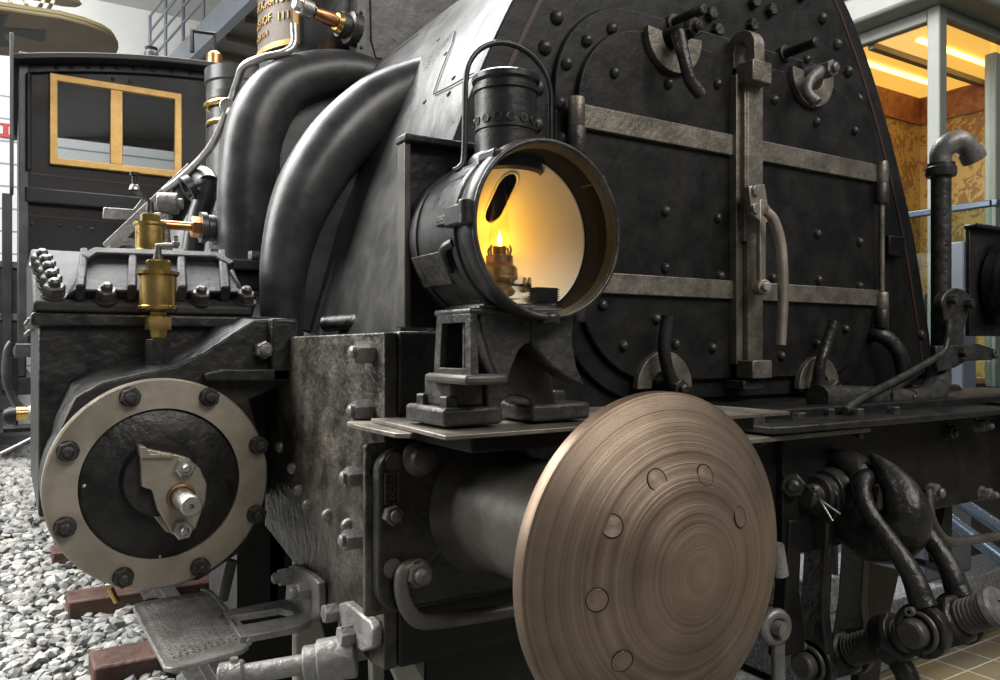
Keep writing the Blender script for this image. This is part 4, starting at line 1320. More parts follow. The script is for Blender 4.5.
# flat links from the hook pin to the inner nut
for s_ in (-1, 1):
    x_ = HX + s_ * .060
    ol = [(.947, -.287), (.955, -.40), (.962, -.52), (.952, -.60), (.990, -.660), (1.028, -.60), (1.014, -.52), (1.006, -.40), (.998, -.287)]
    MB().prism(ol, 'x', x_ - .012, x_ + .012).build('flat_link', 'cupiron', CP, .004)
    MB().lathe([(0, -.013), (.045, -.013), (.045, .013), (0, .013)], (x_, .972, -.300), (1, 0, 0), 28).build('link_eye', 'cupiron', CP, .003)

q = [PY(u, v, .98) for u, v in ((790, 520), (803, 520), (800, 590), (806, 650), (780, 660), (786, 600))]
MB().hull3(q, [p + Vector((0, .03, 0)) for p in q]).build('hanger_link', 'front', L, .004)
# other hangings below the beam
ch2 = MB().tube(curve([PY(776, 545, .95), PY(781, 575, .95)], 4), .014, 10).build('chain_end', 'silver', L)
e2 = PY(775, 627, .93)
ed = MB().torus(e2, (-.2, -1, 0), .024, .010, 28, 10).build('hose_eye', 'bolt', L)
MB().rod(e2 + Vector((.008, 0, -.03)), e2 + Vector((.01, 0, -.2)), .012, 12).build('eye_rod', 'bolt', ed)
MB().cyl(e2 + Vector((0, .01, 0)), FR, .014, .03, 16).build('eye_pin', 'bolt', ed)
q = [PY(u, v, 1.55) for u, v in ((862, 560), (900, 570), (896, 590), (884, 640), (878, 700), (858, 700))]
MB().hull3(q, [p + Vector((0, .03, 0)) for p in q]).build('guard_iron', 'front', L, .004)
q = [PY(u, v, 1.1) for u, v in ((938, 545), (946, 500), (953, 500), (952, 572), (944, 574), (925, 566), (926, 560), (940, 564))]
MB().hull3(q, [p + Vector((0, .03, 0)) for p in q]).build('hose_bracket', 'front', L, .003)
# loop handrail right
hr2 = MB().tube(curve([PY(928, 490, .96), PY(930, 515, .95), PY(938, 532, .95), PY(948, 541, .95), PY(965, 541, .95), PY(1010, 534, .95), PY(1060, 526, .95)], 5), .0105, 12).build('shunter_handrail', 'casing', L)
MB().hexnut(PY(929, 491, .975), FR, .0185, .022, .2, .011, .012).build('nut', 'bolt', hr2)

#@@RIGHTPIPES
# ------------------------------------------------------------------ brake standpipe and the pipes on the deck
YS = 1.13
sp_ = PY(941, 240, YS)
stp = MB().lathe([(0, PY(941, 372, YS).z), (.024, PY(941, 372, YS).z), (.024, PY(941, 168, YS).z), (0, PY(941, 168, YS).z)], (sp_.x, YS, 0), UP, 28).build('brake_standpipe', 'iron', L)
zt1 = PY(941, 166, YS).z
MB().lathe([(.024, 0), (.035, 0), (.037, .006), (.037, .022), (.033, .026), (.033, .034), (.024, .034)], (sp_.x, YS, zt1 - .028), UP, 28).build('pipe_collar', 'iron', stp)
el = curve([Vector((sp_.x, YS, zt1)), Vector((sp_.x, YS, zt1 + .03)), Vector((sp_.x + .006, YS - .012, zt1 + .052)), Vector((sp_.x + .030, YS - .030, zt1 + .062)), Vector((sp_.x + .052, YS - .040, zt1 + .046)), Vector((sp_.x + .068, YS - .045, zt1 + .024))], 6)
MB().tube(el, lerp_list([.026, .027, .028, .028, .026, .026], len(el)), 22).build('pipe_elbow', 'bolt', stp)
dv = (el[-1] - el[-5]).normalized()
MB().lathe([(.024, -.02), (.030, -.02), (.031, 0), (.030, .010), (.024, .010), (.022, 0), (0, 0)], el[-1], dv, 28).build('elbow_end', 'bolt', stp)
# bolted flange plate
fp2 = [PY(957 + 15 * math.cos(R(t)), 303 - 15 * math.sin(R(t)), 1.09) for t in range(-30, 215, 12)] + [PY(u, v, 1.09) for u, v in ((946, 328), (944, 362), (955, 368), (966, 362), (964, 330))]
MB().hull3(fp2, [p + Vector((0, .025, 0)) for p in fp2]).build('hose_flange', 'iron', stp, .004)
for u, v in ((949, 300), (966, 304)):
    MB().hexnut(PY(u, v, 1.09), FR, .013, .02, .2).build('bolt', 'iron', stp)
fp3 = [PY(u, v, 1.08) for u, v in ((936, 346), (980, 344), (998, 350), (999, 358), (992, 360), (960, 361), (950, 370), (938, 372))]
MB().hull3(fp3, [p + Vector((0, .014, 0)) for p in fp3]).build('hose_bracket', 'iron', stp, .003)
MB().hexnut(PY(961, 352, 1.08), FR, .014, .016, .2).build('bolt', 'iron', stp)
MB().torus(PY(995, 353, 1.077), FR, .008, .003, 20, 8).build('ring', 'bolt', stp)
# big bend into the horizontal pipe
bp_ = curve([PY(938, 365, YS), PY(937, 383, YS - .02), PY(927, 398, YS - .05), PY(910, 402, YS - .07), PY(880, 399, YS - .07), PY(817, 398, YS - .07)], 6)
MB().tube(bp_, lerp_list([.030, .032, .032, .031, .0285, .0285], len(bp_)), 22).build('pipe_bend', 'iron', stp)
MB().lathe([(.028, -.006), (.0335, -.006), (.0335, .006), (.028, .006)], PY(908, 402, YS - .07), (1, 0, 0), 24).build('pipe_joint', 'iron', stp)
bs = PY(914, 404, YS - .085)
MB().box(bs.x - .03, bs.x + .045, bs.y - .02, bs.y + .03, -.142, -.11).build('pipe_support', 'iron', stp, .004)
b2_ = PY(955, 391, 1.22)
MB().rod(PY(905, 392, 1.22), b2_, .020, 18).build('cross_pipe', 'iron', L)
MB().tube(curve([PY(845, 411, .98), PY(862, 398, 1.0), PY(900, 378, 1.05), PY(938, 356, 1.075), PY(946, 345, 1.08), PY(949, 320, 1.08)], 6), .0085, 12).build('brake_hose_rod', 'iron', L)
MB().tube([PY(880, 398, 1.12), PY(905, 384, 1.14), PY(940, 366, 1.16)], .0075, 10).build('brake_hose_rod', 'iron', L)
MB().tube(curve([PY(868, 336, 1.255), PY(880, 335, 1.22), PY(894, 345, 1.2), PY(902, 362, 1.19), PY(905, 388, 1.19)], 6), .0195, 16).build('drain_bend', 'iron', L)
MB().hexnut(PY(893, 407, 1.03), UP, .012, .008, .2, .004, .03).build('bolt', 'iron', rs)
#@@CAB
# ------------------------------------------------------------------ cab
YB = 5.5
x0c, x1c = .085, 2.75
wx0, wx1, wz0, wz1 = .215, .965, 1.105, 1.655
cb = MB()
zb0 = .02
cb.box(x0c, wx0, YB, YB + .03, zb0, 1.66)
cb.box(wx1, 1.86, YB, YB + .03, zb0, 1.66)
cb.box(wx0, wx1, YB, YB + .03, zb0, wz0)
cb.box(wx0, wx1, YB, YB + .03, wz1, 1.66)
cb.box(1.86, x1c, YB, YB + .03, zb0, 1.66)
cab = cb.build('cab', 'cab', L)


def roof_z(x): return 1.872 - .165 * ((x - LC) / 1.36) ** 2


xs = [x0c - .06 + (x1c - x0c + .12) * i / 20 for i in range(21)]
up_ = [(x, roof_z(x)) for x in xs]; lo_ = [(x, roof_z(x) - .035) for x in reversed(xs)]
MB().prism(up_ + lo_, 'y', YB - .14, YB + 2.0).build('roof', 'cab', cab, .005)
xs2 = [x0c + (x1c - x0c) * i / 16 for i in range(17)]
MB().prism([(x, roof_z(x) - .03) for x in xs2] + [(x1c, 1.645), (x0c, 1.645)], 'y', YB + .002, YB + .028).build('gable', 'cab', cab)
MB().prism([(x, roof_z(x) - .035) for x in xs2] + [(x, roof_z(x) - .085) for x in reversed(xs2)], 'y', YB - .03, YB - .001).build('roof_angle', 'cab', cab, .004)
many(lambda p: MB().dome(p, FR, .014, .012, 10).build('rivet', 'cab', cab), [Vector((x, YB - .03, roof_z(x) - .06)) for x in (.25, .33, .42, .50, .58, .68, .79, .9, 1.02, 1.14)], cab)
gp = [(YB - .18, roof_z(x0c) - .02), (YB - .16, roof_z(x0c) - .80), (YB + .1, roof_z(x0c) - .80), (YB + .1, roof_z(x0c) + .01), (YB - .18, roof_z(x0c) + .09)]
MB().prism(gp, 'x', x0c - .075, x0c - .055).build('side_sheet', 'pipe', cab, .003)
MB().box(x0c - .02, x0c + .01, YB + .03, YB + .55, zb0, 1.72).build('side_sheet', 'cab', cab)
MB().box(x0c - .02, x0c + .01, YB + .55, YB + 2.0, zb0, 1.66).build('side_sheet', 'front', cab)
MB().box(x1c - .01, x1c + .02, YB + .03, YB + 2.0, zb0, 1.66).build('side_sheet', 'front', cab)
MB().box(x0c, x1c, YB + 1.97, YB + 2.0, 1.74, 1.84).build('rear_sheet', 'front', cab)
MB().lathe([(0, 0), (.045, 0), (.045, .09), (.035, .11), (.04, .13), (0, .14)], (.80, YB + .1, roof_z(.80) - .005), UP, 18).build('whistle_stub', 'cab', cab)
w = MB().lathe([(0, -.02), (.05, -.02), (.05, .06), (.03, .08), (0, .08)], (1.16, YB - .08, roof_z(1.33)), UP, 20).build('whistle', 'copper', cab, label='copper steam whistle')
MB().tube([(1.16, YB - .08, roof_z(1.33) + .08), (1.16, YB - .08, roof_z(1.33) + .20), (1.02, YB - .08, roof_z(1.33) + .19), (1.02, YB - .08, roof_z(1.33) + .05)], .016, 8).build('whistle_lever', 'cab', cab)
# window with gilt frame and two panes
wf = MB()
fw = .042
wo = [(wx0, wz0), (wx1, wz0), (wx1, wz1), (wx0, wz1)]; wi = [(wx0 + fw, wz0 + fw), (wx1 - fw, wz0 + fw), (wx1 - fw, wz1 - fw), (wx0 + fw, wz1 - fw)]
wf.ring(wo, wi, 'y', YB - .035, YB + .01)
xm_ = PY(116, 120, YB).x
wf.box(xm_ - .035, xm_ + .035, YB - .034, YB + .009, wz0 + fw, wz1 - fw)
wn = wf.build('window_frame', 'gold', cab, .004, label='gilded double window frame')
MB().box(wx0 + fw, xm_ - .035, YB - .008, YB - .003, wz0 + fw, wz1 - fw).build('window_pane', 'cabglass', wn)
MB().box(xm_ + .035, wx1 - fw, YB - .008, YB - .003, wz0 + fw, wz1 - fw).build('window_pane', 'cabglass', wn)
MB().rod((.105, YB - .06, 1.05), (.105, YB - .06, 1.62), .016, 10).build('grab_rail', 'cab', cab)
MB().box(x0c, 2.4, YB - .05, YB - .001, .86, .955).build('waist_band', 'cab', cab, .012)
MB().box(x0c + .02, 1.3, YB - .003, YB - .0005, 1.035, 1.045).build('lining_stripe', 'red', cab, label='thin red painted line')
MB().box(x0c + .02, 1.3, YB - .003, YB - .0005, .785, .793).build('lining_stripe', 'red', cab)
many(lambda p: MB().dome(p, FR, .012, .01, 10).build('rivet', 'pipe', cab), [PY(u, v, YB) for u, v in ((33, 194), (32, 224), (60, 225), (80, 228), (92, 229), (81, 200), (93, 201), (113, 79), (130, 81))], cab)
MB().box(x0c - .03, x0c + .02, YB - .04, YB + .04, zb0 - .02, 1.75).build('corner_angle', 'pipe', cab, .004)
MB().box(x0c - .05, x1c, YB - .10, YB + 2.0, -.06, zb0).build('running_board', 'pipe', cab, .006)
# things under the cab
MB().box(.25, 2.5, YB, YB + 2.0, -.60, -.06).build('cab_frame', 'front', cab)
MB().tube(curve([PY(12, 342, 5.0), PY(7, 352, 5.0), PY(6, 378, 5.0), PY(13, 398, 5.0), PY(21, 408, 5.0)], 5), .020, 10).build('step_rail', 'pipe', cab)
MB().box(PY(13, 360, 5.2).x, PY(18, 360, 5.2).x, 5.2, 5.25, -.45, -.06).build('step_hanger', 'front', cab)
MB().box(-.02, .3, 5.0, 5.25, -.46, -.44).build('cab_step', 'front', cab)
q = PY(28, 413, 4.6)
iv = MB().lathe([(0, 0), (.035, 0), (.045, .02), (.045, .09), (0, .09)], q, (1, 0, 0), 18).build('injector', 'silver', L)
MB().lathe([(0, 0), (.035, 0), (.035, .05), (0, .05)], q + Vector((-.05, 0, 0)), (1, 0, 0), 14).build('injector_nut', 'brass', iv)
MB().lathe([(0, 0), (.03, .005), (.045, .03), (.045, .06), (0, .06)], q + Vector((-.11, 0, -.01)), (1, 0, 0), 14).build('injector_cap', 'front', iv)
MB().tube(curve([q + Vector((.08, .02, 0)), q + Vector((.30, .3, .05)), q + Vector((.40, .9, .12))], 5), .03, 10).build('injector_pipe', 'pipe', iv)
MB().tube([PY(0, 455, 4.2), PY(30, 440, 4.3), PY(30, 440, 4.3) + Vector((.5, .2, .3))], .012, 8).build('sanding_pipe', 'bolt', L)
# running gear between cylinder and cab
MB().box(.30, 2.5, 2.3, 5.6, -.25, -.16).build('running_plate', 'front', L)
MB().box(.62, .66, 2.2, 5.6, -.75, -.2).build('main_frame', 'front', L)

#@@LAMP
# ------------------------------------------------------------------ headlamps
def headlamp(cx, cz, lit):
    o = empty('headlamp', MB.fit((cx, 1.0, cz - .125)))
    c = Vector((cx, 0, cz))

    def P(y): return Vector((cx, y, cz))
    # drum, open to the front
    MB().lathe([(0, 1.122), (.108, 1.122), (.116, 1.116), (.118, 1.10), (.118, .940), (.1155, .940), (.1155, 1.10), (0, 1.112)], (cx, 0, cz), (0, 1, 0), 72).build('lamp_drum', 'black', o)
    MB().lathe([(.117, 1.085), (.1205, 1.085), (.1205, 1.075), (.117, 1.075)], (cx, 0, cz), (0, 1, 0), 72).build('drum_bead', 'black', o)
    MB().lathe([(.117, .972), (.1215, .970), (.1215, .958), (.117, .956)], (cx, 0, cz), (0, 1, 0), 72).build('drum_bead', 'black', o)
    # front ring (the door of the lamp)
    rg = MB().lathe([(.114, .945), (.120, .945), (.1235, .938), (.1255, .924), (.123, .912), (.119, .908), (.1155, .910), (.114, .916), (.112, .924)], (cx, 0, cz), (0, 1, 0), 96).build('lamp_ring', 'black', o)
    MB().torus((cx, .908, cz), FR, .119, .0036, 96, 10).build('ring_bead', 'iron', rg)
    MB().lathe([(.1152, .922), (.1152, .978), (.1137, .978), (.1137, .922)], (cx, 0, cz), (0, 1, 0), 96).build('inner_bezel', 'bezel', o)
    MB().lathe([(.1120, .978), (.1150, .978), (.1150, .975), (.1120, .975)], (cx, 0, cz), (0, 1, 0), 96).build('bezel_cone', 'bezel', o)
    MB().lathe([(0, .927), (.113, .927), (.113, .9275), (0, .9275)], (cx, 0, cz), (0, 1, 0), 72).build('lamp_glass', 'lampglass', o)
    # dished reflector with a slot for the lamp chimney
    n_r, n_a = 60, 240
    RR = .1130; dep = .106; y_r = .976
    vs, fs = [], []
    def refl(r, a):
        # straight wall of the dish first, then the bowl
        y = y_r + dep * (1 - (r / RR) ** 1.5)
        return (cx + r * math.cos(a), y, cz + r * math.sin(a))
    def in_slot(r, a):
        x, z = r * math.cos(a), r * math.sin(a)
        # oblong opening high on the dish, straight above the burner
        dx, dz = x, z
        z0, z1, w = .046, .078, .0165
        zc = min(max(dz, z0), z1)
        return dx * dx + (dz - zc) ** 2 < w * w
    idx = {}
    for i in range(n_r + 1):
        for k in range(n_a):
            idx[i, k] = len(vs); vs.append(refl(RR * max(i, .02) / n_r, 2 * PI * k / n_a))
    for i in range(n_r):
        for k in range(n_a):
            rm = RR * (i + .5) / n_r; am = 2 * PI * (k + .5) / n_a
            if in_slot(rm, am): continue
            k2 = (k + 1) % n_a
            fs.append((idx[i, k], idx[i + 1, k], idx[i + 1, k2], idx[i, k2]))
    ro = MB().add(vs, fs).build('reflector', 'reflector', o, angle=80, label='cream dished reflector')
    sm = ro.modifiers.new('solid', 'SOLIDIFY'); sm.thickness = .002; sm.offset = 1
    # rim of the slot
    sl = [(.0165 * math.cos(R(t)), .078 + .0165 * math.sin(R(t))) for t in range(0, 181, 15)] + [(.0165 * math.cos(R(t)), .046 + .0165 * math.sin(R(t))) for t in range(180, 361, 15)]
    vs = []
    for x, z in sl:
        r = min(math.hypot(x, z), RR); y = y_r + dep * (1 - (r / RR) ** 1.5)
        vs.append((cx + x, y - .0005, cz + z))
    MB().tube(vs + [vs[0]], .0022, 8, False).build('slot_rim', 'reflector', ro)
    # chimney
    MB().lathe([(.05, 0), (.056, .004), (.056, .02), (.050, .028), (.046, .03), (.046, .058), (.044, .060), (.044, .062), (.046, .064), (.046, .118), (.049, .120), (.049, .126), (.046, .128), (.046, .132),
                (.050, .136), (.050, .143), (.046, .146), (.040, .146), (.040, .10), (0, .10)], (cx, 1.02, cz + .092), UP, 56).build('lamp_chimney', 'black', o)
    chn = [ob for ob in o.children if ob.name.startswith('lamp_chimney')][0]
    for i in range(15):
        a = 2 * PI * (i + .3) / 15
        n_ = Vector((math.cos(a), math.sin(a), 0))
        p = Vector((cx, 1.02, cz + .092 + .076)) + n_ * .0465
        MB().torus(p, n_, .0056, .0012, 16, 6).build('vent_hole', 'iron', chn)
        MB().cyl(p - n_ * .0008, n_, .0050, .0014, 14).build('vent_hole', 'front', chn)
    # wire carrying handle
    hz = cz
    hpts = [(cx - .098, 1.0, hz + .085), (cx - .088, 1.0, hz + .092), (cx - .082, 1.0, hz + .11), (cx - .080, 1.0, hz + .20)]
    hpts += [(cx - .006 - .073 * math.cos(R(t)), 1.0, hz + .214 + .066 * math.sin(R(t))) for t in range(0, 181, 18)] + [(cx + .067, 1.0, hz + .18), (cx + .067, 1.0, hz + .10)]
    MB().tube(curve(hpts, 3), .0042, 10).build('carrying_handle', 'black', o)
    # hinge block and side hardware on the track side
    a = R(170)
    hb = P(.945) + Vector((-.121, 0, .012))
    MB().box(hb.x - .012, hb.x + .004, .905, .965, hb.z - .014, hb.z + .014).build('ring_hinge', 'black', o, .003)
    MB().cyl((hb.x - .008, .912, hb.z - .016), UP, .010, .032, 16).build('hinge_barrel', 'black', o, .002)
    MB().box(hb.x - .004, hb.x + .008, .965, 1.005, hb.z - .007, hb.z + .007).build('hinge_leaf', 'iron', o, .002)
    for y in (.985, .997):
        MB().dome((hb.x - .003, y, hb.z), LF, .003, .002, 8).build('rivet', 'iron', o)
    pz = cz - .055
    mb = MB(); vs = []
    for zz in (-.072, -.028):
        for y in (1.005, 1.095):
            xx = -math.sqrt(.1145 ** 2 - zz ** 2)
            vs += [(cx + xx - .0085, y, cz + zz), (cx + xx + .004, y, cz + zz)]
    mb.add(vs, [(0, 2, 6, 4), (1, 5, 7, 3), (0, 1, 3, 2), (4, 6, 7, 5), (0, 4, 5, 1), (2, 3, 7, 6)])
    mb.build('side_plate', 'ped', o, .0015)
    MB().tube(curve([(cx - .117, .966, cz - .02), (cx - .122, .985, cz - .03), (cx - .112, .985, cz - .06)], 5), .007, 10).build('catch', 'black', o)
    for t in (130, 40, -80, 10):
        a = R(t); p = Vector((cx + .1225 * math.cos(a), .925, cz + .1225 * math.sin(a)))
        MB().box(p.x - .008, p.x + .008, .912, .955, p.z - .007, p.z + .007).build('ring_clip', 'black', o, .003)
    for t in (125, 140):
        a = R(t)
        MB().rod((cx + .116 * math.cos(a), .975, cz + .116 * math.sin(a)), (cx + .116 * math.cos(a), 1.02, cz + .116 * math.sin(a)), .004, 8).build('drum_strap', 'black', o)
    MB().lathe([(0, 0), (.015, 0), (.015, .012), (.010, .016), (0, .016)], (cx + .004, .916, cz - .128), UP, 18).build('ring_knob', 'black', o, .002)
    # saddle block under the drum
    MB().box(cx - .07, cx + .07, .965, 1.09, cz - .128, cz - .098).build('lamp_foot', 'black', o, .004)
    if lit:
        bx, by = cx - .001, 1.036
        bz = cz - .088
        bo = MB().lathe([(0, 0), (.024, 0), (.024, .012), (.018, .018), (.018, .024), (.0275, .030), (.0265, .046), (.020, .052), (.020, .064), (.010, .066), (.010, .078), (0, .078)], (bx, by, bz), UP, 32).build('burner', 'burner', o, label='brass oil burner')
        for a in (20, 110, 200, 290):
            d_ = Vector((math.cos(R(a)), math.sin(R(a)), 0)) * .019
            MB().tube([Vector((bx, by, bz + .06)) + d_, Vector((bx, by, bz + .073)) + d_ * 1.15, Vector((bx, by, bz + .078)) + d_ * 1.0], .0016, 6).build('chimney_claw', 'burner', bo)
        MB().lathe([(.0135, .062), (.0155, .075), (.0165, .09), (.0140, .11), (.0115, .135), (.0115, .205), (.0108, .205), (.0108, .135), (.0132, .11), (.0157, .09), (.0147, .075), (.0128, .062)], (bx, by, bz), UP, 36).build('glass_chimney', 'tubeglass', o)
        MB().lathe([(0, .076), (.003, .078), (.0042, .083), (.0034, .090), (.0015, .098), (0, .103)], (bx, by, bz), UP, 16).build('flame', 'flame', o)
        MB().lathe([(0, 0), (.0105, 0), (.0105, .003), (0, .003)], (bx + .030, by - .02, bz + .022), (.9, -.4, 0), 20).build('wick_knob', 'burner', bo)
        MB().lathe([(0, 0), (.0105, 0), (.0105, .003), (0, .003)], (bx + .037, by - .022, bz + .022), (.9, -.4, 0), 20).build('wick_knob', 'burner', bo)
        MB().rod((bx + .01, by, bz + .022), (bx + .045, by - .015, bz + .020), .0025, 8).build('wick_spindle', 'iron', bo)
        mb = MB(); mb.box(bx + .026, bx + .062, by - .062, by - .042, bz - .006, bz + .015)
        for i in range(6): mb.box(bx + .0235, bx + .0645, by - .063, by - .041, bz - .005 + i * .0034, bz - .0038 + i * .0034)
        mb.build('air_grille', 'front', bo)
        MB().box(bx - .03, bx + .08, by - .03, by + .03, bz - .008, bz).build('lamp_tray', 'burner', bo, .001)
        l = bpy.data.lights.new('flame_light', 'POINT'); l.energy = .46; l.color = (1.0, .52, .02); l.shadow_soft_size = .004
        lo = bpy.data.objects.new('flame_light', l); COL.objects.link(lo); lo.parent = o
        lo.location = MB.fit((bx, by, bz + .090)) + Vector((0, 0, H)) - WL[o.name]
    return o


MB.FIT = ((.651, 1.0, .158), .855, (.533, .822, .1365))
hl1 = headlamp(.651, .158, True)
MB.FIT = None
tag(hl1, 'black round oil headlamp with lit flame and cream reflector', 'headlamp', 'headlamps')
hl2 = headlamp(2.345, .170, False)
tag(hl2, 'black headlamp at the far right end of the deck, cut by the frame', 'headlamp', 'headlamps')

#@@BACKGROUND
# ------------------------------------------------------------------ biplane
za, zb2 = 3.4, 4.75
bi = empty('biplane', PT(40, 30, 9))
tag(bi, 'old biplane with brown wings and black crosses hanging under the roof', 'aeroplane')


def wing(pix, z, th, name):
    ps = [PZ(u, v, z) for u, v in pix]
    w_ = MB().hull3(ps, [p + Vector((0, 0, th)) for p in ps]).build(name, 'linen', bi, .02)
    return w_


near = [(-90, -8), (0, 9.5), (60, 18.5), (85, 25), (103, 32), (112, 38), (116.5, 46), (117, 52), (115, 57)]
far = [(60, 60), (0, 56), (-90, 50)]
lw_ = wing(near + far, za, .09, 'lower_wing')
MB().tube([PZ(u, v, za) + Vector((0, 0, .05)) for u, v in near], .016, 8).build('leading_edge', 'wingedge', lw_)
uw = wing([(-90, -60), (-20, -34), (40, -14), (62, -4), (78, 4), (81, 6.5), (76, 8), (62, 7), (40, 2), (-90, -20)], zb2, .08, 'upper_wing')
MB().tube([PZ(u, v, zb2) + Vector((0, 0, .04)) for u, v in ((40, -14), (62, -4), (78, 4), (81, 6.5), (76, 8))], .014, 8).build('leading_edge', 'wingedge', uw)
cr = [(-70, 22), (-42, 15), (8, 14.5), (4, 24), (4, 28), (46, 30.5), (44, 42), (4, 33), (4, 38), (12, 47), (-42, 47)]
ps = [PZ(u, v, za - .004) for u, v in cr]
MB().hull3(ps, [p + Vector((0, 0, .003)) for p in ps]).build('wing_cross', 'crossblack', lw_)
for (u0, v0), (u1, v1) in (((9, 0), (15, 9.5)), ((24, 0), (31, 13)), ((44, 0), (36, 13)), ((54, 0), (45, 14.5))):
    a_ = PZ(u1, v1, za + .09); d_ = PZ(u0, v0, zb2)
    MB().rod(a_, d_, .022, 8).build('wing_strut', 'linen', bi)

# rolling stock on the next track, far left
wg = empty('railway_wagon', PT(5, 480, 9.0))
tag(wg, 'dark railway wagon behind the cab at the left edge', 'wagon')
p = PT(4, 300, 9.0)
MB().box(p.x - 2.2, p.x + .22, p.y, p.y + 4.0, -.35, .95).build('wagon_body', 'cab', wg, .02)
MB().box(p.x - 2.2, p.x + .30, p.y - .02, p.y + 4.0, -.55, -.35).build('underframe', 'front', wg, .01)
for z in (.3, .9):
    MB().box(p.x - 2.2, p.x + .25, p.y - .03, p.y, z, z + .08).build('body_rib', 'pipe', wg, .01)
MB().box(p.x - .02, p.x + .08, p.y - .06, p.y + .02, -.5, 1.75).build('stanchion', 'cab', wg, .01)
for dx in (-.6, -1.6):
    MB().lathe([(0, 0), (.42, 0), (.45, .03), (.45, .10), (0, .10)], (p.x + dx, p.y + .9, GZ + .55), (0, -1, 0), 36).build('wheel', 'front', wg)
MB().box(p.x - .7, p.x - .3, p.y + .2, p.y + .5, -.95, -.55).build('axle_box', 'front', wg, .02)
# low sign on the wall
sg = PY(5, 130, 14.85)
s_ = MB().box(sg.x - .9, sg.x + .18, 14.86, 14.89, sg.z - .11, sg.z + .11).build('wall_sign', 'redsign')
tag(s_, 'small red and white sign on the back wall', 'sign')
mb = MB()
for i in range(7): mb.box(sg.x - .85 + i * .15, sg.x - .78 + i * .15, 14.85, 14.858, sg.z - .06, sg.z + .06)
mb.build('sign_band', 'white', s_)

tag(MB().cyl((2.93, 2.05, GZ + .45), UP, .0135, 3.0, 14).build('upright_pole', 'black', None, .003), 'thin black upright pole behind the right edge of the smokebox', 'pole')
# lit display saloon at the right
DS = empty('display_saloon', (6.8, 4.0, -.33))
tag(DS, 'white-framed glazed saloon lit amber inside with floral wallpaper', 'showcase')
X0, X1, Y0, Y1 = 6.06, 7.9, 3.35, 4.55
ZF, ZT = -.33, 2.62
pw_ = .16
for x, y in ((X0, Y0), (X1, Y0), (X0, Y1)):
    MB().box(x - .03, x + .075, y - .03, y + .07, ZF, ZT - .001).build('corner_post', 'offwhite', DS, .01)
MB().box(X0 + .80, X0 + .90, Y0 - .03, Y0 + .06, ZF, ZT - .2).build('glazing_post', 'offwhite', DS, .01)
MB().box(X0 - .024, X0 + .06, Y0 + .07, Y1, ZT - .10, ZT - .001).build('top_rail', 'offwhite', DS, .01)
MB().box(X0 + .075, X1, Y0 - .024, Y0 + .06, ZT - .08, ZT - .001).build('top_rail', 'offwhite', DS, .01)
MB().box(X0 - .25, X1 + .2, Y0 - .25, Y1 + 3.0, ZT, ZT + .22).build('cornice', 'offwhite', DS, .03)
MB().box(X0 - .024, X0 + .06, Y0 + .1, Y1, ZF, ZF + .75).build('bottom_panel', 'offwhite', DS, .01)
MB().box(X0 + .0, X0 + .03, Y0, Y1 + 2, ZF + .02, ZF + .12).build('bottom_rail', 'offwhite', DS, .005)
MB().box(X0 + .01, X0 + .02, Y0 + .1, Y1, ZF + .75, ZT - .1).build('glass_pane', 'showglass', DS)
MB().box(X0 + .075, X0 + .80, Y0 + .01, Y0 + .02, ZF + .1, ZT - .08).build('glass_pane', 'showglass', DS)
MB().box(X0 + .90, X1, Y0 + .01, Y0 + .02, ZF + .1, ZT - .08).build('glass_pane', 'showglass', DS)
MB().box(X0 + .03, X1, Y0 + .05, Y1, ZT - .08, ZT - .02).build('lit_ceiling', 'litceiling', DS)
MB().box(X0 + .03, X1 + .05, Y1, Y1 + .06, ZF, ZT).build('saloon_wall', 'wallpaper', DS)
MB().box(X1, X1 + .06, Y0, Y1, ZF, ZT).build('saloon_wall', 'wallpaper', DS)
MB().box(X0 + .03, X1, Y1 - .02, Y1, ZT - .36, ZT - .10).build('wall_frieze', 'frieze', DS)
MB().box(X1 - .02, X1, Y0, Y1, ZT - .36, ZT - .10).build('wall_frieze', 'frieze', DS)
MB().box(X0 + .06, X1, Y0 + .56, Y0 + .62, ZT - .13, ZT - .08).build('ceiling_bar', 'silver', DS)
MB().box(X0 + .06, X1, Y0 + .05, Y1, ZF, ZF + .03).build('saloon_floor', 'wood', DS)
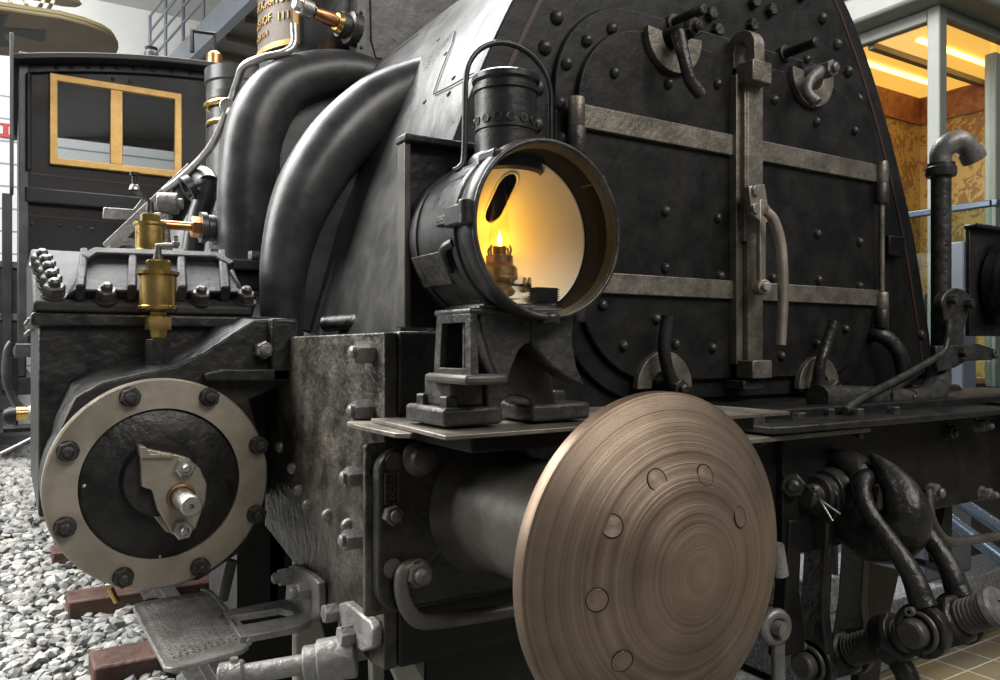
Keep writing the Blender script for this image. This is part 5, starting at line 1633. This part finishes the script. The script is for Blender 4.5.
for y in (Y0 + .30, Y0 + .85):
    MB().box(X0 + .3, X1 - .3, y, y + .05, ZT - .10, ZT - .081).build('tube_light', 'tubelight', DS)
# glass barrier with blue rail in front of it
GB = empty('glass_barrier', (4.9, 3.0, -.33))
tag(GB, 'clear glass barrier with dark top rail in front of the lit saloon', 'barrier')
pA, pB = PX(884, 216, 5.1), PX(991, 203, 5.1)
zr = (pA.z + pB.z) / 2
MB().box(5.08, 5.13, pB.y - .02, pA.y + 2.5, zr - .03, zr + .01).build('top_rail', 'bluerail', GB, .006)
MB().box(5.08, 6.6, pB.y - .045, pB.y + .005, zr - .03, zr + .01).build('top_rail', 'bluerail', GB, .006)
MB().box(5.10, 5.112, pB.y, pA.y + 2.5, -.33, zr - .03).build('glass_panel', 'railglass', GB)
MB().box(5.13, 6.6, pB.y - .025, pB.y - .012, -.33, zr - .03).build('glass_panel', 'railglass', GB)
# blue-grey post and stair rails
q = PX(960, 241, 4.6)
bpst = MB().box(4.6, 4.74, q.y - .02, q.y + .12, -.33, q.z).build('barrier_post', 'bluedark', None, .01)
tag(bpst, 'blue-grey square post between brake pipe and far headlamp', 'post')
MB().lathe([(0, 0), (.02, 0), (.03, .015), (0, .03)], (4.66, q.y - .02, q.z - .28), FR, 14).build('post_stud', 'steel', bpst)
SR = empty('stair_railing', (3.6, 1.2, GZ))
tag(SR, 'two sloping blue metal handrails behind the coupling at the right edge', 'railing')
for (u0, v0), (u1, v1), t0, t1 in (((935, 508), (1030, 580), 3.3, 2.7), ((958, 500), (1030, 548), 3.4, 2.8)):
    MB().rod(PT(u0, v0, t0), PT(u1, v1, t1), .027, 14).build('sloping_rail', 'bluerail', SR)
MB().box(3.95, 4.05, 1.55, 1.62, GZ, GZ + .9).build('railing_post', 'bluerail', SR, .004)
bl = MB().box(3.63, 4.03, 2.06, 2.3, GZ + .30, -.36).build('pedestal_block', 'bluedark', None, .01)
tag(bl, 'plain blue-grey upright panel on the granite kerb behind the coupling', 'panel')
